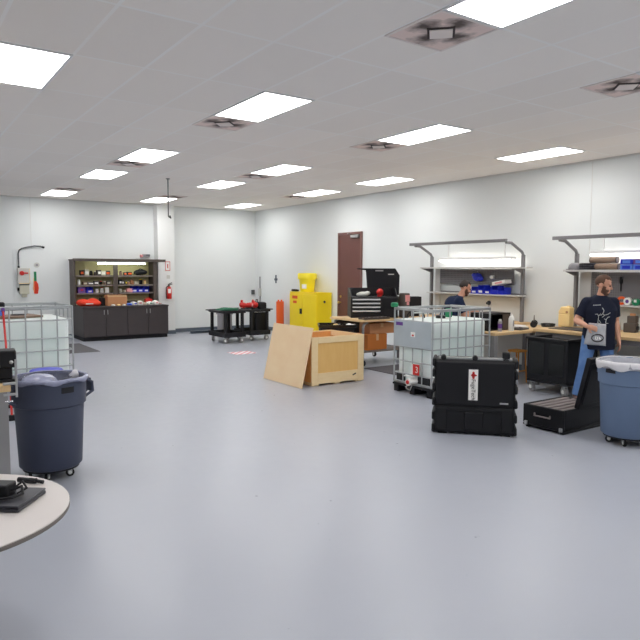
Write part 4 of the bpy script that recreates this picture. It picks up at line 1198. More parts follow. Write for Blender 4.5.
B().ball((0, 0, 0.025), (0.07, 0.05, 0.025), 12).cap((0.05, -0.03, 0.02), (0.12, -0.045, 0.018), 0.014).cap((0.06, -0.005, 0.02), (0.135, -0.01, 0.018), 0.014).cap((0.06, 0.02, 0.02), (0.13, 0.025, 0.018), 0.013).cap((0.0, 0.04, 0.02), (0.05, 0.08, 0.018), 0.014).build('glove_body', M['paper'], t, remesh=0.007)

# ------------------------------------------------------------------ wall workbenches with overhead frames
def wall_bench(label, y0, y1, zshelf, zbeam, beam, xb, peg, low, lamp, shelf, panel=None, xf=8.5, post_ys=None, depth_low=0.25):
    t = thing('workbench', label, 'workbench', (0, 0, 0))
    B().bx(xf, W - 0.03, y0, y1, 0.855, 0.90).build('worktop', M['worktop'], t, bevel=0.004)
    for x in (xf + 0.06, W - 0.12):
        for y in (y0 + 0.06, y1 - 0.06):
            B().bx(x - 0.03, x + 0.03, y - 0.03, y + 0.03, 0, 0.855).build('leg', M['frame_grey'], t, bevel=0.004)
    B().bx(xf + 0.04, xf + 0.08, y0 + 0.09, y1 - 0.09, 0.78, 0.855).build('apron', M['frame_grey'], t)
    xp = 9.40
    for k, y in enumerate(post_ys):
        B().bx(xp - 0.03, xp + 0.03, y - 0.025, y + 0.025, 0.90, zbeam - 0.25).build('upright', M['frame_grey'], t, bevel=0.004)
        a = B()
        a.tube([(xp, y, zbeam - 0.26), (xp - 0.04, y, zbeam - 0.2), (xb + 0.14, y, zbeam - 0.045), (xb, y, zbeam - 0.04)], 0.026, 10)
        a.build('arm', M['frame_grey'], t)
    B().bx(xb - 0.03, xb + 0.03, beam[0], beam[1], zbeam - 0.035, zbeam + 0.02).build('beam', M['frame_grey'], t, bevel=0.005)
    B().bx(9.12, 9.44, shelf[0], shelf[1], zshelf - 0.03, zshelf).build('shelf', M['back_panel'], t, bevel=0.003)
    for y in post_ys:
        B().prism([(0, -0.03), (0.30, -0.03), (0.30, -0.10), (0.24, -0.10)], 0.015, Matrix.Translation((9.10, y - 0.008, zshelf))).build('shelf_bracket', M['frame_grey'], t, smooth=0)
    B().bx(9.455, 9.475, peg[0], peg[1], peg[2], peg[3]).build('pegboard', M['peg'], t, smooth=0)
    if panel:
        B().bx(9.45, 9.475, panel[0], panel[1], panel[2], panel[3]).build('end_panel', M['back_panel'], t, smooth=0)
    B().bx(9.45 - depth_low, 9.45, low[0], low[1], low[2] - 0.025, low[2]).build('lower_shelf', M['back_panel'], t, bevel=0.003)
    lm = B().bx(9.28, 9.42, lamp[0], lamp[1], lamp[2], lamp[2] + 0.05).build('lamp_housing', M['light_frame'], t, bevel=0.006)
    B().bx(9.285, 9.415, lamp[0] + 0.01, lamp[1] - 0.01, lamp[2] - 0.032, lamp[2] - 0.001).build('lamp_diffuser', M['tube_glow'], lm, bevel=0.01)
    for y in (lamp[0] + 0.2, lamp[1] - 0.2):
        B().bx(9.34, 9.36, y - 0.01, y + 0.01, lamp[2] + 0.05, zbeam + 0.02).build('lamp_hanger', M['light_frame'], lm)
    # rear rail holding the boards
    B().bx(9.476, W - 0.001, post_ys[0] + 0.03, post_ys[-1] - 0.03, low[2] - 0.05, low[2] + 0.02).build('rear_rail', M['frame_grey'], t)
    return t
wall_bench('wall workbench with grey overhead frame and blue bins, behind the caged tote', 7.15, 9.66, 1.88, 2.345, (7.27, 9.70), 8.92,
           (7.52, 9.37, 1.55, 1.845), (7.22, 9.50, 1.38), (7.45, 9.25, 2.02), (7.10, 9.62), (9.37, 9.50, 1.0, 1.845), post_ys=(7.28, 9.56))
wall_bench('wall workbench with overhead frame behind the man with the bag', 3.70, 6.36, 1.835, 2.345, (3.75, 6.34), 8.92,
           (3.95, 5.98, 1.34, 1.80), (3.80, 5.62, 1.30), (4.1, 5.93, 2.085), (3.75, 6.28), (5.99, 6.18, 0.95, 1.80), post_ys=(3.85, 6.22))

# L table next to the tote
t = thing('work_table', 'wood topped table with grey legs beside the caged tote, meeting the wall bench', 'table', (8.53, 6.73, 0))
B().bx(-0.91, 0.91, -0.35, 0.35, 0.825, 0.87).build('table_top', M['worktop'], t, bevel=0.004)
for sx in (-1, 1):
    for sy in (-1, 1):
        B().bx(sx * 0.855 - 0.04, sx * 0.855 + 0.04, sy * 0.30 - 0.03, sy * 0.30 + 0.03, 0, 0.825).build('leg', M['leg_grey'], t, bevel=0.004)
B().bx(-0.81, 0.81, 0.28, 0.32, 0.74, 0.825).build('apron', M['frame_grey'], t)
TZ = 0.871
t = thing('toaster_oven', 'black open fronted box on the small table, holding a purple can', 'black box', (8.03, 6.80, TZ))
B().bx(-0.27, 0.27, -0.16, 0.2, 0, 0.015).bx(-0.27, 0.27, -0.16, 0.2, 0.25, 0.275).bx(-0.27, -0.255, -0.16, 0.2, 0.015, 0.25).bx(0.255, 0.27, -0.16, 0.2, 0.015, 0.25).bx(-0.255, 0.255, 0.185, 0.2, 0.015, 0.25).build('housing', M['black'], t, bevel=0.004)
B().bx(0.09, 0.255, -0.155, -0.14, 0.015, 0.25).build('side_panel', M['hutch'], t)
t.name = 'equipment_box'
t = thing('spray_can', 'purple and silver can standing before the black box on the small table', 'can', (7.90, 6.52, TZ))
B().cyl((0, 0, 0), (0, 0, 0.16), 0.033, seg=20).build('body', M['grey_box'], t)
B().cyl((0, 0, 0.05), (0, 0, 0.12), 0.0335, seg=20).build('purple_band', M['purple'], t)
B().cyl((0, 0, 0.16), (0, 0, 0.19), 0.024, 0.02).build('spray_cap', M['grey_light'], t)
t = thing('squeeze_bottle', 'white bottle standing on the small table beside the black box', 'bottle', (8.12, 6.48, TZ))
B().lathe([(0.04, 0), (0.045, 0.01), (0.045, 0.19), (0.03, 0.23), (0.016, 0.24), (0, 0.24)], 20).build('body', M['white'], t)
B().cyl((0, 0, 0.24), (0, 0, 0.265), 0.018).build('bottle_cap', M['white'], t)
B().bx(-0.012, 0.012, -0.047, -0.043, 0.08, 0.17).build('level_strip', M['grey_box'], t)
t = thing('laptop', 'dark open-flat laptop with papers on it on the small table', 'laptop', (8.46, 6.60, TZ), 0.2)
t['label'] = 'dark closed laptop under white papers on the small wood table'
B().bx(-0.16, 0.12, -0.12, 0.12, 0, 0.016).build('base', M['laptop'], t, bevel=0.004)
B().bx(-0.16, 0.12, -0.12, 0.12, 0.018, 0.026).build('lid', M['black_gloss'], t, bevel=0.003)
tag(B().box((0, 0, 0.012), (0.24, 0.30, 0.024), rz=-0.1).box((0.02, 0.03, 0.029), (0.22, 0.26, 0.01), rz=0.2).build('paper_stack', M['paper'], loc=(8.66, 6.9, 0.872), smooth=0), 'white stack of papers behind the laptop by the wall bench', 'paper')
bpy.data.objects['paper_stack'].location = (8.72, 6.86, 0.872)
t = thing('headset', 'dark wire headset standing on the wood table behind the white papers', 'headset', (8.98, 6.70, TZ), 0.6)
pts = [(0.14 * math.cos(PI * k / 12), 0, 0.06 + 0.14 * math.sin(PI * k / 12)) for k in range(13)]
B().tube(pts, 0.007).build('headband', M['frame_grey'], t)
for s in (-1, 1):
    B().cyl((s * 0.14 - 0.02, 0, 0.06), (s * 0.14 + 0.02, 0, 0.06), 0.055, seg=18).build('ear_cup', M['black'], t, bevel=0.006)
t = thing('cable_coil', 'thin dark cable loops lying on the wood table beside the headset', 'cable', (9.25, 6.62, TZ))
cc = B()
for q in range(3):
    cc.tube([(0.12 * math.cos(2 * PI * k / 16), (0.09 + 0.01 * q) * math.sin(2 * PI * k / 16), 0.012 + 0.018 * q) for k in range(17)], 0.008)
cc.build('loops', M['black'], t)
B().bx(0.1, 0.15, -0.02, 0.02, 0.0, 0.03).build('plug', M['black'], t)
tag(B().bx(-0.22, 0.22, -0.3, 0.3, 0, 0.012).build('bench_mat', M['laptop'], loc=(8.92, 5.92, 0.901), bevel=0.002), 'dark thin mat lying on the wall bench under the yellow jug', 'mat')
t = thing('jug', 'pale yellow plastic jug standing on the wall bench by the man with the bag', 'jug', (9.13, 6.20, 0.914), 0.1)
bj = B().bx(-0.075, 0.075, -0.10, 0.10, 0, 0.21)
bj.prism([(-0.10, 0.20), (0.10, 0.20), (0.10, 0.25), (0.06, 0.325), (-0.08, 0.325), (-0.10, 0.30)], 0.15, Matrix.Rotation(PI / 2, 4, 'Z') @ Matrix.Translation((0, -0.075, 0)))
bj.build('body', M['pale_yellow'], t, bevel=0.018)
B().cyl((0, -0.04, 0.30), (0, -0.04, 0.34), 0.028).build('spout_cap', M['pale_yellow'], t)
B().cyl((-0.076, -0.05, 0.24), (-0.08, -0.05, 0.24), 0.02).build('handle_hole', M['cardboard'], t)
# stool under the table
t = thing('wooden_stool', 'orange wooden stool under the small table', 'stool', (8.47, 6.62, 0))
t.scale = (0.72, 0.72, 0.93)
B().bx(-0.15, 0.15, -0.15, 0.15, 0.54, 0.575).build('seat', M['orange_wood'], t, bevel=0.006)
for sx in (-1, 1):
    for sy in (-1, 1):
        B().cyl((sx * 0.12, sy * 0.12, 0.54), (sx * 0.15, sy * 0.15, 0), 0.018, 0.016, 10).build('leg', M['orange_wood'], t)
B().bx(-0.14, 0.14, -0.14, -0.125, 0.2, 0.225).bx(-0.14, 0.14, 0.125, 0.14, 0.2, 0.225).build('stretcher', M['orange_wood'], t)

# black rolling tub
t = thing('rolling_bin', 'large black plastic tub on white wheels in front of the wall bench', 'bin', (8.36, 5.72, 0))
w, l = 0.76, 0.68
b = B().bx(-w / 2, w / 2, -l / 2, l / 2, 0.16, 0.20)
b.bx(-w / 2, -w / 2 + 0.03, -l / 2, l / 2, 0.2, 0.80).bx(w / 2 - 0.03, w / 2, -l / 2, l / 2, 0.2, 0.80)
b.bx(-w / 2 + 0.03, w / 2 - 0.03, -l / 2, -l / 2 + 0.03, 0.2, 0.80).bx(-w / 2 + 0.03, w / 2 - 0.03, l / 2 - 0.03, l / 2, 0.2, 0.80)
b.build('tub', M['black'], t, bevel=0.01)
B().bx(-w / 2 - 0.025, -w / 2 + 0.035, -l / 2 - 0.02, l / 2 + 0.02, 0.80, 0.835).bx(w / 2 - 0.035, w / 2 + 0.01, -l / 2 - 0.02, l / 2 + 0.02, 0.80, 0.835).bx(-w / 2, w / 2, -l / 2 - 0.02, -l / 2 + 0.035, 0.80, 0.835).bx(-w / 2, w / 2, l / 2 - 0.035, l / 2 + 0.02, 0.80, 0.835).build('rim', M['black'], t, bevel=0.008)
for s in (-1, 1):
    B().bx(-w / 2 - 0.012, -w / 2 - 0.001, s * 0.165 - 0.13, s * 0.165 + 0.13, 0.28, 0.76).build('side_panel', M['black_gloss'], t, bevel=0.006)
for sx in (-1, 1):
    for sy in (-1, 1):
        caster(t, sx * (w / 2 - 0.07), sy * (l / 2 - 0.06), 0.16, 0.068, 'leg_grey', 1.2)

# goods on bench two shelf
for k, (y, z, lab) in enumerate(((8.26, 1.381, 'blue parts bin on the lower wall shelf nearest the leaning man'), (8.10, 1.381, 'blue parts bin second from the leaning man on the lower wall shelf'), (7.94, 1.381, 'blue parts bin third from the leaning man on the lower wall shelf'), (7.78, 1.381, 'blue parts bin under the white box on the lower wall shelf'), (7.62, 1.381, 'blue parts bin at the near end of the lower wall shelf'))):
    stack_bin(lab, (9.32, y, z), 'blue', 0.15, 0.2, 0.13 + 0.03 * (k % 2), rz=-PI / 2, group='blue bins on the lower wall shelf', labelled=(k < 3))
t = thing('parts_bag', 'blue bag hung on the pegboard above the blue bins', 'bag', (9.42, 8.35, 1.60))
B().ball((0, 0, 0.09), (0.035, 0.12, 0.08), 14).ball((0, 0.08, 0.13), (0.03, 0.06, 0.04), 10).ball((-0.01, -0.08, 0.06), (0.03, 0.08, 0.05), 10).build('bag_body', M['blue'], t)
B().cyl((0.03, 0, 0.16), (0.0, 0, 0.2), 0.008).build('hook', M['steel'], t)
t = thing('white_carton', 'white slanted box set on the blue bins on the lower wall shelf', 'box', (9.32, 7.68, 1.545))
t.name = 'parts_carton'
B().box((0, 0, 0.05), (0.18, 0.30, 0.07), rx=-0.18).build('carton', M['paper'], t, bevel=0.006)
B().box((-0.092, 0, 0.05), (0.003, 0.16, 0.03), rx=-0.18).build('sticker', M['pink'], t)
t = thing('mug', 'small white cup hung on the pegboard near the blue bag', 'cup', (9.42, 7.98, 1.66))
B().lathe([(0.03, 0), (0.035, 0.005), (0.035, 0.07), (0.03, 0.07), (0.028, 0.01), (0, 0.01)], 18).build('cup_body', M['white'], t)
B().tube([(0.0, 0.035, 0.055), (0, 0.06, 0.05), (0, 0.06, 0.02), (0, 0.033, 0.015)], 0.005).build('handle', M['white'], t)
# goods on bench three
SZ = 1.836
t = thing('hard_hat', 'grey safety helmet at the end of the wall shelf above the man with the bag', 'helmet', (9.26, 6.16, SZ))
B().lathe([(0.10, 0), (0.105, 0.03), (0.09, 0.08), (0.055, 0.105), (0, 0.112)], 20).build('shell', M['grey_box'], t)
B().cyl((-0.02, 0, 0), (-0.02, 0, 0.012), 0.125, seg=24).build('brim', M['frame_grey'], t)
t = thing('cable_coil', 'dark coil of hose on the wall shelf beside the grey helmet', 'cable', (9.27, 5.93, SZ))
cc = B()
for q in range(3):
    cc.tube([(0.10 * math.cos(2 * PI * k / 18), 0.12 * math.sin(2 * PI * k / 18), 0.02 + 0.033 * q) for k in range(19)], 0.02)
cc.build('loops', M['laptop'], t)
B().cyl((0.1, 0, 0.02), (0.1, -0.12, 0.02), 0.022).build('hose_end', M['grey_box'], t)
for k, z in enumerate((0.05, 0.151)):
    t = thing('shipping_tube', ['long brown tube lying on the wall shelf under its twin', 'long brown tube lying on top of the other tube on the wall shelf'][k], 'tube', (9.28, 5.66 if k else 5.63, SZ + z), 0)
    B().cyl((0, -0.2, 0), (0, 0.22, 0), 0.0495, seg=24).build('tube_body', M['brown_tube'], t)
    B().cyl((0, 0.22, 0), (0, 0.235, 0), 0.05, seg=24).cyl((0, -0.215, 0), (0, -0.2, 0), 0.05, seg=24).build('end_cap', M['hutch'], t)
bl = [(5.24, 0, 'blue_light', 'lower blue carton next to the brown tubes on the wall shelf'), (5.24, 1, 'blue', 'upper deep blue carton next to the brown tubes on the wall shelf'), (5.04, 0, 'blue_light', 'lower pale blue carton at the picture edge of the wall shelf'), (5.04, 1, 'purple', 'upper purple blue carton at the picture edge of the wall shelf')]
for y, lv, m, lab in bl:
    t = thing('parts_carton', lab, 'carton', (9.27, y, SZ + 0.081 * lv), 0.0, 'blue cartons on the wall shelf')
    B().bx(-0.11, 0.11, -0.095, 0.095, 0, 0.079).build('box', M[m], t, bevel=0.004)
    B().bx(-0.113, -0.11, -0.06, 0.06, 0.015, 0.06).build('sticker', M['blue' if m == 'blue_light' else 'blue_light'], t)
# round things on lower shelf
LZ = 1.301
t = thing('tape_roll', 'roll of orange tape on the low wall shelf behind the man with the bag', 'tape roll', (9.30, 5.37, LZ))
B().lathe([(0.03, -0.025), (0.065, -0.025), (0.065, 0.025), (0.03, 0.025)], 24, closed=True).build('tape_ring', M['orange'], t)
t.children[0].rotation_euler = (0, PI / 2, 0.5); t.children[0].location = (0, 0, 0.066)
B().cyl((-0.02, 0, 0.0), (-0.02, 0, 0.002), 0.02).build('loose_end', M['orange'], t)
t = thing('tape_roll', 'white roll with a dark core on the low wall shelf', 'tape roll', (9.28, 5.255, LZ))
B().lathe([(0.028, -0.03), (0.058, -0.03), (0.058, 0.03), (0.028, 0.03)], 24, closed=True).build('tape_ring', M['white'], t)
t.children[0].rotation_euler = (0, PI / 2, 0); t.children[0].location = (0, 0, 0.059)
o = B().cyl((-0.029, 0, 0.059), (0.029, 0, 0.059), 0.028).build('core', M['purple'], t)
t = thing('tape_roll', 'small roll of green tape on the low wall shelf', 'tape roll', (9.28, 5.13, LZ))
B().lathe([(0.02, -0.025), (0.052, -0.025), (0.052, 0.025), (0.02, 0.025)], 24, closed=True).build('tape_ring', M['green'], t)
t.children[0].rotation_euler = (0, PI / 2, 0); t.children[0].location = (0, 0, 0.053)
B().bx(-0.03, -0.026, -0.02, 0.02, 0.05, 0.09).build('sticker', M['white'], t)
t = thing('screwdriver', 'dark driver hung upright on the grey pegboard by the man with the bag', 'tool', (9.44, 5.47, 1.50))
B().cyl((0, 0, 0.0), (0, 0, 0.12), 0.012).build('shaft', M['black'], t)
B().cyl((0, 0, 0.12), (0, 0, 0.23), 0.022).build('grip', M['black'], t)
# dark device and white box on bench three
t = thing('camera_device', 'dark brown upright device with a pale top on the wall bench', 'device', (9.22, 5.16, 0.901), 0.2)
t.name = 'benchtop_device'
B().bx(-0.07, 0.07, -0.09, 0.09, 0, 0.14).bx(-0.06, 0.06, -0.09, 0.045, 0.14, 0.25).build('body', M['hutch'], t, bevel=0.015)
B().cyl((0, -0.02, 0.25), (0, -0.02, 0.285), 0.04).build('lens_top', M['cardboard'], t)
B().cyl((-0.03, -0.09, 0.07), (-0.03, -0.12, 0.07), 0.03).build('side_knob', M['black'], t)
t = thing('white_bottle', 'narrow white box standing beside the dark device on the wall bench', 'box', (9.22, 5.37, 0.901))
t.name = 'parts_carton'
B().bx(-0.05, 0.05, -0.03, 0.03, 0, 0.17).build('box', M['white'], t, bevel=0.006)
B().bx(-0.04, 0.04, 0.032, 0.06, 0, 0.17).build('spacer', M['black'], t)

# ------------------------------------------------------------------ left foreground
t = thing('round_table', 'round pale laminate table holding a laptop, nearest the camera', 'table', (0.145, 3.19, 0))
B().lathe([(0.54, 0.715), (0.553, 0.718), (0.555, 0.738), (0.548, 0.74), (0, 0.74)], 80).build('tabletop', M['table_top'], t, smooth=30)
B().lathe([(0.5555, 0.717), (0.557, 0.719), (0.557, 0.733), (0.5555, 0.735)], 80, closed=True).build('edge_band', M['table_edge'], t)
B().cyl((0, 0, 0.05), (0, 0, 0.715), 0.045, seg=24).build('pedestal', M['steel'], t)
for k in range(4):
    a = PI / 4 + k * PI / 2
    B().tube([(0, 0, 0.06), (0.36 * math.cos(a), 0.36 * math.sin(a), 0.025)], 0.025).build('foot', M['black'], t)
t = thing('laptop', 'black closed laptop on the round pale table', 'laptop', (0.40, 3.20, 0.741), R(-38))
B().bx(-0.20, 0.17, -0.13, 0.12, 0, 0.018).build('base', M['laptop'], t, bevel=0.006)
B().bx(-0.20, 0.17, -0.13, 0.12, 0.019, 0.029).build('lid', M['laptop'], t, bevel=0.005)
t = thing('power_adapter', 'black power adapter with a short cable lying on the closed laptop', 'adapter', (0.40, 3.20, 0.771), R(-38))
t.scale = (1.15, 1.15, 1.25)
B().bx(-0.10, 0.055, -0.03, 0.045, 0, 0.045).build('brick', M['black'], t, bevel=0.006)
B().tube([(0.055, 0.0, 0.02), (0.09, 0.02, 0.03), (0.11, -0.01, 0.012), (0.09, -0.05, 0.01), (0.05, -0.07, 0.01), (-0.03, -0.10, 0.01), (-0.11, -0.12, 0.012)], 0.005).tube([(0.055, 0.02, 0.02), (0.08, 0.045, 0.04), (0.105, 0.03, 0.02), (0.08, 0.0, 0.008)], 0.004).build('cable', M['black'], t)
t = thing('marker_pen', 'black marker pen lying on the round table beyond the laptop', 'pen', (0.575, 3.39, 0.741), R(-46))
B().cyl((-0.07, 0, 0.013), (0.03, 0, 0.013), 0.013).build('barrel', M['black'], t)
B().cyl((0.03, 0, 0.013), (0.07, 0, 0.010), 0.009).build('cap', M['black'], t)

t = thing('workbench', 'wood topped bench with a grey leg at the left edge of the photo', 'workbench', (0.0, 5.80, 0))
B().bx(-0.9, 0.80, -0.36, 0.40, 0.85, 0.90).build('worktop', M['worktop'], t, bevel=0.004)
for x in (-0.84, 0.74):
    for y in (-0.31, 0.35):
        B().bx(x - 0.04, x + 0.04, y - 0.04, y + 0.04, 0, 0.85).build('leg', M['leg_grey'], t, bevel=0.004)
B().bx(-0.8, 0.7, -0.32, -0.28, 0.76, 0.85).build('apron', M['leg_grey'], t)
t = thing('bench_vise', 'dark metal vise bolted on the bench at the left edge', 'vise', (0.775, 5.66, 0.901), -0.1)
B().bx(-0.12, 0.10, -0.09, 0.09, 0, 0.025).bx(-0.06, 0.07, -0.06, 0.06, 0.025, 0.12).build('base', M['black'], t, bevel=0.008)
B().bx(-0.02, 0.10, -0.09, 0.09, 0.12, 0.26).build('fixed_jaw', M['black'], t, bevel=0.012)
B().bx(-0.14, -0.06, -0.09, 0.09, 0.08, 0.24).build('sliding_jaw', M['laptop'], t, bevel=0.012)
B().cyl((-0.3, 0, 0.11), (0.05, 0, 0.11), 0.02).build('screw', M['steel'], t)
B().cyl((0.06, -0.13, 0.17), (0.06, 0.13, 0.17), 0.009).ball((0.06, -0.13, 0.17), 0.015).ball((0.06, 0.13, 0.17), 0.015).build('handle', M['steel'], t)
t = thing('bar_clamp', 'small steel clamp gripping the corner of the bench by the trash can', 'clamp', (0.835, 5.455, 0.70))
B().bx(0.0, 0.016, -0.008, 0.008, 0.10, 0.40).build('bar', M['steel'], t)
B().bx(-0.09, 0.0, -0.010, 0.010, 0.202, 0.222).build('upper_jaw', M['steel'], t, bevel=0.003)
B().bx(-0.09, 0.0, -0.010, 0.010, 0.115, 0.135).build('lower_jaw', M['steel'], t, bevel=0.003)
B().cyl((-0.05, 0, 0.06), (-0.05, 0, 0.115), 0.008).cyl((-0.08, 0, 0.07), (-0.02, 0, 0.07), 0.006).cyl((-0.05, 0, 0.135), (-0.05, 0, 0.148), 0.014).build('spindle', M['chrome'], t)
t = thing('broom', 'red pole leaning up against the caged tote at the left edge', 'pole', (1.215, 8.25, 0))
t.name = 'broom'
B().cyl((0, 0, 0.06), (0.03, 0.62, 1.27), 0.013, seg=12).build('handle', M['red'], t)
B().cyl((0.03, 0.62, 1.27), (0.032, 0.64, 1.31), 0.022).build('grip_end', M['purple'], t)
B().bx(-0.15, 0.15, -0.03, 0.03, 0.0, 0.07).build('brush_head', M['black'], t, bevel=0.008)
t = thing('camera_device', 'small black and blue tool sitting on the board on the left tote', 'device', (1.28, 9.36, 1.189))
t.name = 'impact_driver'
B().bx(-0.05, 0.05, -0.04, 0.04, 0, 0.08).build('battery', M['blue_light'], t, bevel=0.008)
B().bx(-0.045, 0.055, -0.04, 0.04, 0.081, 0.18).build('motor_housing', M['black'], t, bevel=0.02)

# ------------------------------------------------------------------ people
def V(*a): return Vector(a)
def hand(b, wrist, d, palm_n, curl, side, s=1.0):
    """wrist point, d = pointing direction, palm_n = palm normal, curl radians per joint, side=+1 thumb on cross(d,palm_n)"""
    d = d.normalized(); n = palm_n.normalized()
    n = (n - d * n.dot(d)).normalized()
    u = d.cross(n).normalized() * side
    rot = Matrix((u, d, n)).transposed()
    b.cap(wrist, wrist + d * 0.03, 0.026 * s, 0.027 * s)
    c = wrist + d * 0.055 * s
    b.ball(c, (0.042 * s, 0.05 * s, 0.017 * s), 14, rot)
    for k, (off, ln) in enumerate(((0.030, 0.072), (0.010, 0.080), (-0.010, 0.074), (-0.029, 0.058))):
        p = wrist + d * 0.092 * s + u * off * s
        dd = d.copy()
        r = 0.0092 * s
        for q, fr in enumerate((0.45, 0.32, 0.23)):
            ax = u * side
            dd = (math.cos(curl) * dd + math.sin(curl) * (n - dd * n.dot(dd)).normalized()).normalized()
            p2 = p + dd * ln * fr * s
            b.cap(p, p2, r, r * 0.92, 10)
            p = p2; r *= 0.92
    p = wrist + d * 0.03 * s + u * 0.03 * s
    dd = (d * 0.6 + u * 0.75 + n * 0.25).normalized()
    p2 = p + dd * 0.036 * s
    b.cap(p, p2, 0.013 * s, 0.0115 * s, 10)
    dd = (d * 0.9 + u * 0.2 + n * 0.4).normalized()
    p3 = p2 + dd * 0.03 * s
    b.cap(p2, p3, 0.0112 * s, 0.0098 * s, 10)

def head_parts(b, hm):
    def e(c, r): b.ball(hm @ Vector(c), r, 18, hm.to_3x3())
    e((0, 0.012, 0.035), (0.074, 0.094, 0.086))
    e((0, -0.03, -0.035), (0.060, 0.066, 0.075))
    e((0, -0.055, -0.085), (0.036, 0.038, 0.028))
    e((0, -0.074, 0.028), (0.052, 0.016, 0.010))
    for s in (-1, 1):
        e((s * 0.076, 0.012, -0.005), (0.010, 0.022, 0.032))
        e((s * 0.034, -0.072, -0.028), (0.022, 0.018, 0.018))
    b.cap(hm @ Vector((0, -0.088, 0.014)), hm @ Vector((0, -0.108, -0.022)), 0.009, 0.014, 10)
    e((0, -0.092, -0.058), (0.022, 0.009, 0.005))
    e((0, -0.090, -0.068), (0.019, 0.009, 0.006))

def head_child(root, hm, hairm, beard):
    hb = B()
    bmesh.ops.create_icosphere(hb.bm, subdivisions=4, radius=1)
    for v in hb.bm.verts:
        x, y, z = v.co
        face = (y < -0.25 and z < 0.52) or (z < -0.35 and y < 0.35) or z < -0.62
        k = 0.90 if face else 1.075 + 0.02 * math.sin(x * 23 + z * 31) * math.cos(y * 27)
        v.co = hm @ Vector((x * 0.074 * k, 0.012 + y * 0.094 * k, 0.035 + z * 0.086 * k))
    hb.build('hair', M[hairm], root, smooth=180)
    if beard:
        bb = B()
        bmesh.ops.create_icosphere(bb.bm, subdivisions=4, radius=1)
        for v in bb.bm.verts:
            x, y, z = v.co
            on = z < -0.12 and y < 0.4 and not (abs(x) < 0.42 and -0.5 < z < -0.12 and y < 0)
            if abs(x) > 0.8 and z < 0.3 and -0.35 < y < 0.35: on = True
            k = 1.055 if on else 0.86
            v.co = hm @ Vector((x * 0.060 * k, -0.03 + y * 0.066 * k, -0.035 + z * 0.079 * k))
        bb.ball(hm @ Vector((0, -0.060, -0.098)), (0.036, 0.036, 0.028), 14, hm.to_3x3())
        bb.build('beard', M['beard'], root, smooth=180)
    for s in (-1, 1):
        B().ball(hm @ Vector((s * 0.030, -0.083, 0.008)), 0.010, 10).build('eye', M['eye'], root)
        B().ball(hm @ Vector((s * 0.032, -0.091, 0.030)), (0.018, 0.006, 0.0045), 10, hm.to_3x3()).build('eyebrow', M[hairm], root)

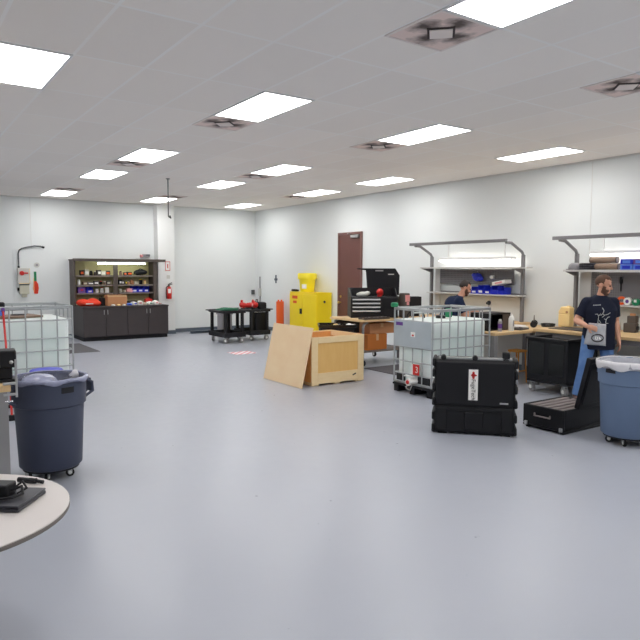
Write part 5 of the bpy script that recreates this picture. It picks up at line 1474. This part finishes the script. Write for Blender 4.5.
def person(label, loc, rz, J, hm, shirtm, hairm, beard, sc=1.0, girth=1.0, hem=0.74, shoes=True):
    t = thing('person', label, 'person', loc, rz)
    t.scale = (sc, sc, sc)
    g = girth
    pel, chest, neck, head = J['pelvis'], J['chest'], J['neck'], J['head']
    b = B()
    b.cap(pel, chest, 0.13 * g, 0.14 * g)
    b.ball(pel, (0.165 * g, 0.12 * g, 0.12), 16)
    b.ball(chest, (0.165 * g, 0.11 * g, 0.14), 16)
    b.cap(neck - V(0, 0, 0.06), head - V(0, -0.015, 0.05), 0.060, 0.056).cap(chest, neck - V(0, 0, 0.06), 0.08, 0.055)
    b.cap(chest, J['RS'], 0.075, 0.05).cap(chest, J['LS'], 0.075, 0.05)
    head_parts(b, hm)
    for s in 'RL':
        sh, el, wr, ha = J[s + 'S'], J[s + 'E'], J[s + 'W'], J[s + 'H']
        b.cap(sh, el, 0.058 * g, 0.045)
        mid = el.lerp(wr, 0.3)
        b.cap(el, mid, 0.045, 0.047).cap(mid, wr, 0.047, 0.029)
        hand(b, wr, ha, J[s + 'N'], J.get(s + 'C', 0.3), J.get(s + 'T', 1))
        hp, kn, an, to = J[s + 'P'], J[s + 'K'], J[s + 'A'], J[s + 'O']
        b.cap(hp, kn, 0.088 * g, 0.06).cap(kn, kn.lerp(an, 0.35), 0.06, 0.058).cap(kn.lerp(an, 0.35), an, 0.058, 0.04)
        b.cap(an - V(0, 0, 0.03), to, 0.036, 0.028)
    b.build('body', M['skin'], t, smooth=180, remesh=0.0065, it=3)
    # shirt
    s_ = B()
    cdir = (chest - pel)
    hp = V(pel.x, pel.y, hem)
    secs = [(hp.x, hp.y, hem, 0.205 * g, 0.150 * g), (pel.x, pel.y, pel.z, 0.200 * g, 0.150 * g),
            (pel.x + cdir.x * 0.4, pel.y + cdir.y * 0.4, pel.z + cdir.z * 0.4, 0.188 * g, 0.148 * g),
            (chest.x, chest.y, chest.z, 0.205 * g, 0.145 * g)]
    top = chest.lerp(neck, 0.36)
    secs.append((top.x, top.y, top.z, 0.185 * g, 0.130 * g))
    top = chest.lerp(neck, 0.72)
    secs.append((top.x, top.y, top.z, 0.125 * g, 0.10))
    s_.ball(chest, (0.19 * g, 0.140 * g, 0.175), 16)
    s_.cap(chest, neck - V(0, -0.005, 0.055), 0.13, 0.074)
    secs.append((neck.x, neck.y + 0.010, neck.z - 0.006, 0.082, 0.080))
    s_.loft(secs, 28)
    for s in 'RL':
        sh, el = J[s + 'S'], J[s + 'E']
        s_.ball(sh, 0.072 * g, 14)
        s_.cap(neck - V(0, -0.01, 0.065), sh - V(0, 0, 0.006), 0.056, 0.070 * g)
        s_.cyl(sh, sh.lerp(el, 0.74), 0.072 * g, 0.070, 18)
        s_.cap(sh, chest.lerp(sh, 0.55) - V(0, 0, 0.08), 0.07 * g, 0.10 * g)
    shirt = s_.build('shirt', M[shirtm], t, smooth=180, remesh=0.009, it=3)
    # trousers
    j = B()
    j.loft([(pel.x, pel.y, pel.z - 0.14, 0.185 * g, 0.125 * g), (pel.x, pel.y, pel.z + 0.02, 0.178 * g, 0.128 * g), (pel.x, pel.y, pel.z + 0.08, 0.17 * g, 0.125 * g)], 24)
    for s in 'RL':
        hp, kn, an = J[s + 'P'], J[s + 'K'], J[s + 'A']
        j.cap(hp, kn, 0.102 * g, 0.075).cyl(kn, an, 0.074, 0.062, 18)
    j.build('jeans', M['jeans'], t, smooth=180, remesh=0.009, it=3)
    for s in 'RL':
        an, to = J[s + 'A'], J[s + 'O']
        d = (to - an); d.z = 0; d.normalize()
        q = B()
        a0 = V(an.x, an.y, 0.045) - d * 0.05
        q.cap(a0, V(to.x, to.y, 0.04) + d * 0.01, 0.046, 0.040)
        q.cap(V(an.x, an.y, 0.11), V(an.x, an.y, 0.05), 0.048, 0.048)
        for v in q.bm.verts:
            v.co.z = max(v.co.z, 0.002)
        q.build('shoe', M['shoe'], t, smooth=180, remesh=0.008, it=2)
    head_child(t, hm, hairm, beard)
    return t, shirt

def headmat(c, yaw, pitch, roll=0):
    return Matrix.Translation(c) @ Euler((pitch, roll, yaw), 'XYZ').to_matrix().to_4x4()

# the man with the bag
J2 = dict(pelvis=V(0, 0.02, 0.94), chest=V(0, -0.01, 1.28), neck=V(0, 0.0, 1.49), head=V(0.02, -0.05, 1.628),
          RS=V(-0.178, 0.0, 1.385), RE=V(-0.305, -0.0, 1.13), RW=V(-0.245, -0.262, 1.075), RH=V(0.9, -0.12, -0.25), RN=V(0.1, 1, -0.25), RC=0.42, RT=-1,
          LS=V(0.178, 0.0, 1.385), LE=V(0.225, 0.03, 1.12), LW=V(0.245, -0.06, 0.87), LH=V(0.1, -0.2, -1), LN=V(-1, 0.1, 0), LC=0.28, LT=1,
          RP=V(-0.11, 0.02, 0.90), RK=V(-0.20, -0.04, 0.50), RA=V(-0.265, 0.03, 0.09), RO=V(-0.32, -0.13, 0.035),
          LP=V(0.10, 0.02, 0.90), LK=V(0.125, -0.03, 0.50), LA=V(0.14, 0.05, 0.09), LO=V(0.17, -0.13, 0.035))
hm2 = headmat(J2['head'], R(60), R(16)) @ Matrix.Scale(1.08, 4)
p2, shirt2 = person('bearded man in a navy T-shirt and jeans holding a clear bag', (8.13, 5.0, 0), R(-40), J2, hm2, 'tshirt', 'hair', True, 1.0, 1.06, 0.74)
# print on the shirt front, laid on the cloth
bvh = BVHTree.FromPolygons([v.co.copy() for v in shirt2.data.vertices], [tuple(p.vertices) for p in shirt2.data.polygons])
def on_shirt(x, z):
    h = bvh.ray_cast(Vector((x, -1, z)), Vector((0, 1, 0)))
    return (h[0] + Vector((0, -0.0015, 0))) if h[0] else None
pr = B()
def stroke(pts, r=0.0035):
    q = []
    for (x0, z0), (x1, z1) in zip(pts[:-1], pts[1:]):
        n = max(2, int(math.hypot(x1 - x0, z1 - z0) / 0.012))
        for k in range(n + (0)):
            q.append((x0 + (x1 - x0) * k / n, z0 + (z1 - z0) * k / n))
    q.append(pts[-1])
    pp = [on_shirt(*a) for a in q]
    pp = [a for a in pp if a]
    if len(pp) > 1: pr.tube(pp, r, 6)
ox, oz = -0.02, 1.18
for s in (((-0.09, 0.05), (-0.06, 0.055), (-0.045, 0.02), (-0.05, -0.07)), ((-0.045, 0.03), (-0.02, 0.06)), ((-0.05, -0.07), (-0.02, -0.072)), ((-0.035, -0.03), (-0.01, -0.07)),
          ((0.10, 0.02), (0.075, 0.01), (0.055, -0.02), (0.05, -0.07)), ((0.055, -0.02), (0.03, -0.01)), ((0.05, -0.07), (0.085, -0.072)),
          ((0.0, 0.14), (0.02, 0.10), (0.005, 0.06), (0.03, 0.04), (0.0, 0.01)), ((0.03, 0.04), (0.08, 0.055), (0.105, 0.075)), ((0.005, 0.06), (-0.02, 0.035))):
    stroke([(ox + a, oz + c) for a, c in s])
for k in range(6):
    stroke([(-0.13 + k * 0.016, 1.352 + 0.001 * k), (-0.12 + k * 0.016, 1.353 + 0.001 * k)], 0.006)
pr.build('shirt_print', M['print'], p2, smooth=180)

# clear bag in his hand (its own thing, placed in world space from the man's frame)
rot = Matrix.Rotation(R(-40), 4, 'Z')
def from_man(v): return Vector((8.13, 5.0, 0)) + (rot @ Vector(v))
bc = from_man((-0.10, -0.225, 0.96))
t = thing('plastic_bag', 'clear plastic bag with a dark round print held by the man in navy', 'bag', bc, R(-40))
t.scale = (1, 1, 0.92)
bb = B()
NX, NZ = 14, 16
def bagpt(i, k, s):
    u = i / NX * 2 - 1; v = k / NZ * 2 - 1
    w = 0.115 + 0.02 * (1 - v) / 2
    x = u * w - 0.035 * (1 - v) / 2 * (1 if u < 0.2 else 0.4)
    z = v * 0.155 - 0.012 * u
    th = 0.035 * max(0, (1 - u * u)) ** 0.5 * max(0, (1 - v * v)) ** 0.4 * (1.2 - 0.5 * v)
    y = s * th + 0.006 * math.sin(9 * u + 5 * v) * (1 - u * u)
    return Vector((x, y, z))
gr = {}
for s in (-1, 1):
    for i in range(NX + 1):
        for k in range(NZ + 1):
            gr[s, i, k] = bb.bm.verts.new(bagpt(i, k, s))
    for i in range(NX):
        for k in range(NZ):
            bb.bm.faces.new([gr[s, i, k], gr[s, i + 1, k], gr[s, i + 1, k + 1], gr[s, i, k + 1]])
bmesh.ops.remove_doubles(bb.bm, verts=bb.bm.verts, dist=0.0008)
bag = bb.build('bag_film', M['bag'], t, smooth=180)
def bag_y(x, z):
    best = -0.04
    return -0.043
lg = B()
for rr, m_ in ((0.062, 0.012),):
    for k in range(28):
        a0, a1 = 2 * PI * k / 28, 2 * PI * (k + 1) / 28
        lg.cyl((-0.005 + 0.075 * math.cos(a0), -0.046 + 0.014 * abs(math.cos(a0)), -0.045 + 0.052 * math.sin(a0)), (-0.005 + 0.075 * math.cos(a1), -0.046 + 0.014 * abs(math.cos(a1)), -0.045 + 0.052 * math.sin(a1)), 0.011, seg=6)
lg.box((-0.09, -0.024, -0.07), (0.03, 0.006, 0.07), ry=0.5)
lg.build('dark_print', M['ink'], t, smooth=180)
wp = B()
for k, x in enumerate((-0.03, -0.005, 0.02)):
    wp.cyl((x, -0.046, -0.02 - 0.005 * k), (x, -0.046, -0.065), 0.006, seg=6)
wp.cyl((-0.03, -0.046, -0.065), (-0.01, -0.046, -0.065), 0.006, seg=6).cyl((0.02, -0.046, -0.04), (0.034, -0.046, -0.065), 0.006, seg=6)
wp.build('white_print', M['white'], t)
B().box((0, 0, 0.158), (0.225, 0.008, 0.012), ry=0.08).build('zip_strip', M['liner_white'], t)

# the leaning man behind the tote
J1 = dict(pelvis=V(0, 0.10, 0.93), chest=V(0, -0.02, 1.22), neck=V(0, -0.12, 1.395), head=V(0.0, -0.225, 1.525),
          RS=V(-0.185, -0.09, 1.32), RE=V(-0.235, -0.20, 1.06), RW=V(-0.12, -0.40, 1.11), RH=V(0.4, -0.8, 0.05), RN=V(0.2, 0, -1), RC=0.4, RT=-1,
          LS=V(0.185, -0.09, 1.32), LE=V(0.235, -0.20, 1.06), LW=V(0.12, -0.40, 1.12), LH=V(-0.4, -0.8, 0.05), LN=V(-0.2, 0, -1), LC=0.4, LT=1,
          RP=V(-0.10, 0.10, 0.90), RK=V(-0.12, 0.03, 0.50), RA=V(-0.13, 0.06, 0.09), RO=V(-0.15, -0.11, 0.035),
          LP=V(0.10, 0.10, 0.90), LK=V(0.12, 0.05, 0.50), LA=V(0.13, 0.10, 0.09), LO=V(0.15, -0.07, 0.035))
hm1 = headmat(J1['head'], R(0), R(24))
person('dark haired man in a navy shirt leaning over his work behind the caged tote', (7.84, 7.50, 0), R(55), J1, hm1, 'tshirt2', 'hair_dark', True, 1.0, 1.0, 0.78)

# ------------------------------------------------------------------ world, camera, view
wld = bpy.data.worlds.new('world')
S.world = wld
wld.use_nodes = True
wld.node_tree.nodes['Background'].inputs[0].default_value = (0.05, 0.05, 0.05, 1)

cam_d = bpy.data.cameras.new('camera')
cam_d.sensor_width = 36
cam_d.lens = 634.7087 / 640 * 36
cam_d.clip_start = 0.05
cam = bpy.data.objects.new('camera', cam_d)
COL.objects.link(cam)
yaw, pitch, roll = -0.6035, -0.0789, 0.0043
mtx = Matrix.Rotation(yaw, 4, 'Z') @ Matrix.Rotation(PI / 2 + pitch, 4, 'X') @ Matrix.Rotation(roll, 4, 'Z')
cam.matrix_world = Matrix.Translation((0, 0, 1.816)) @ mtx
S.camera = cam

S.view_settings.view_transform = 'Standard'
S.view_settings.look = 'None'
S.view_settings.gamma = 1
S.view_settings.exposure = 0.0
S.view_settings.use_curve_mapping = False
S.cycles.use_denoising = True
S.cycles.diffuse_bounces = 6
S.cycles.max_bounces = 10
S.cycles.sample_clamp_indirect = 6
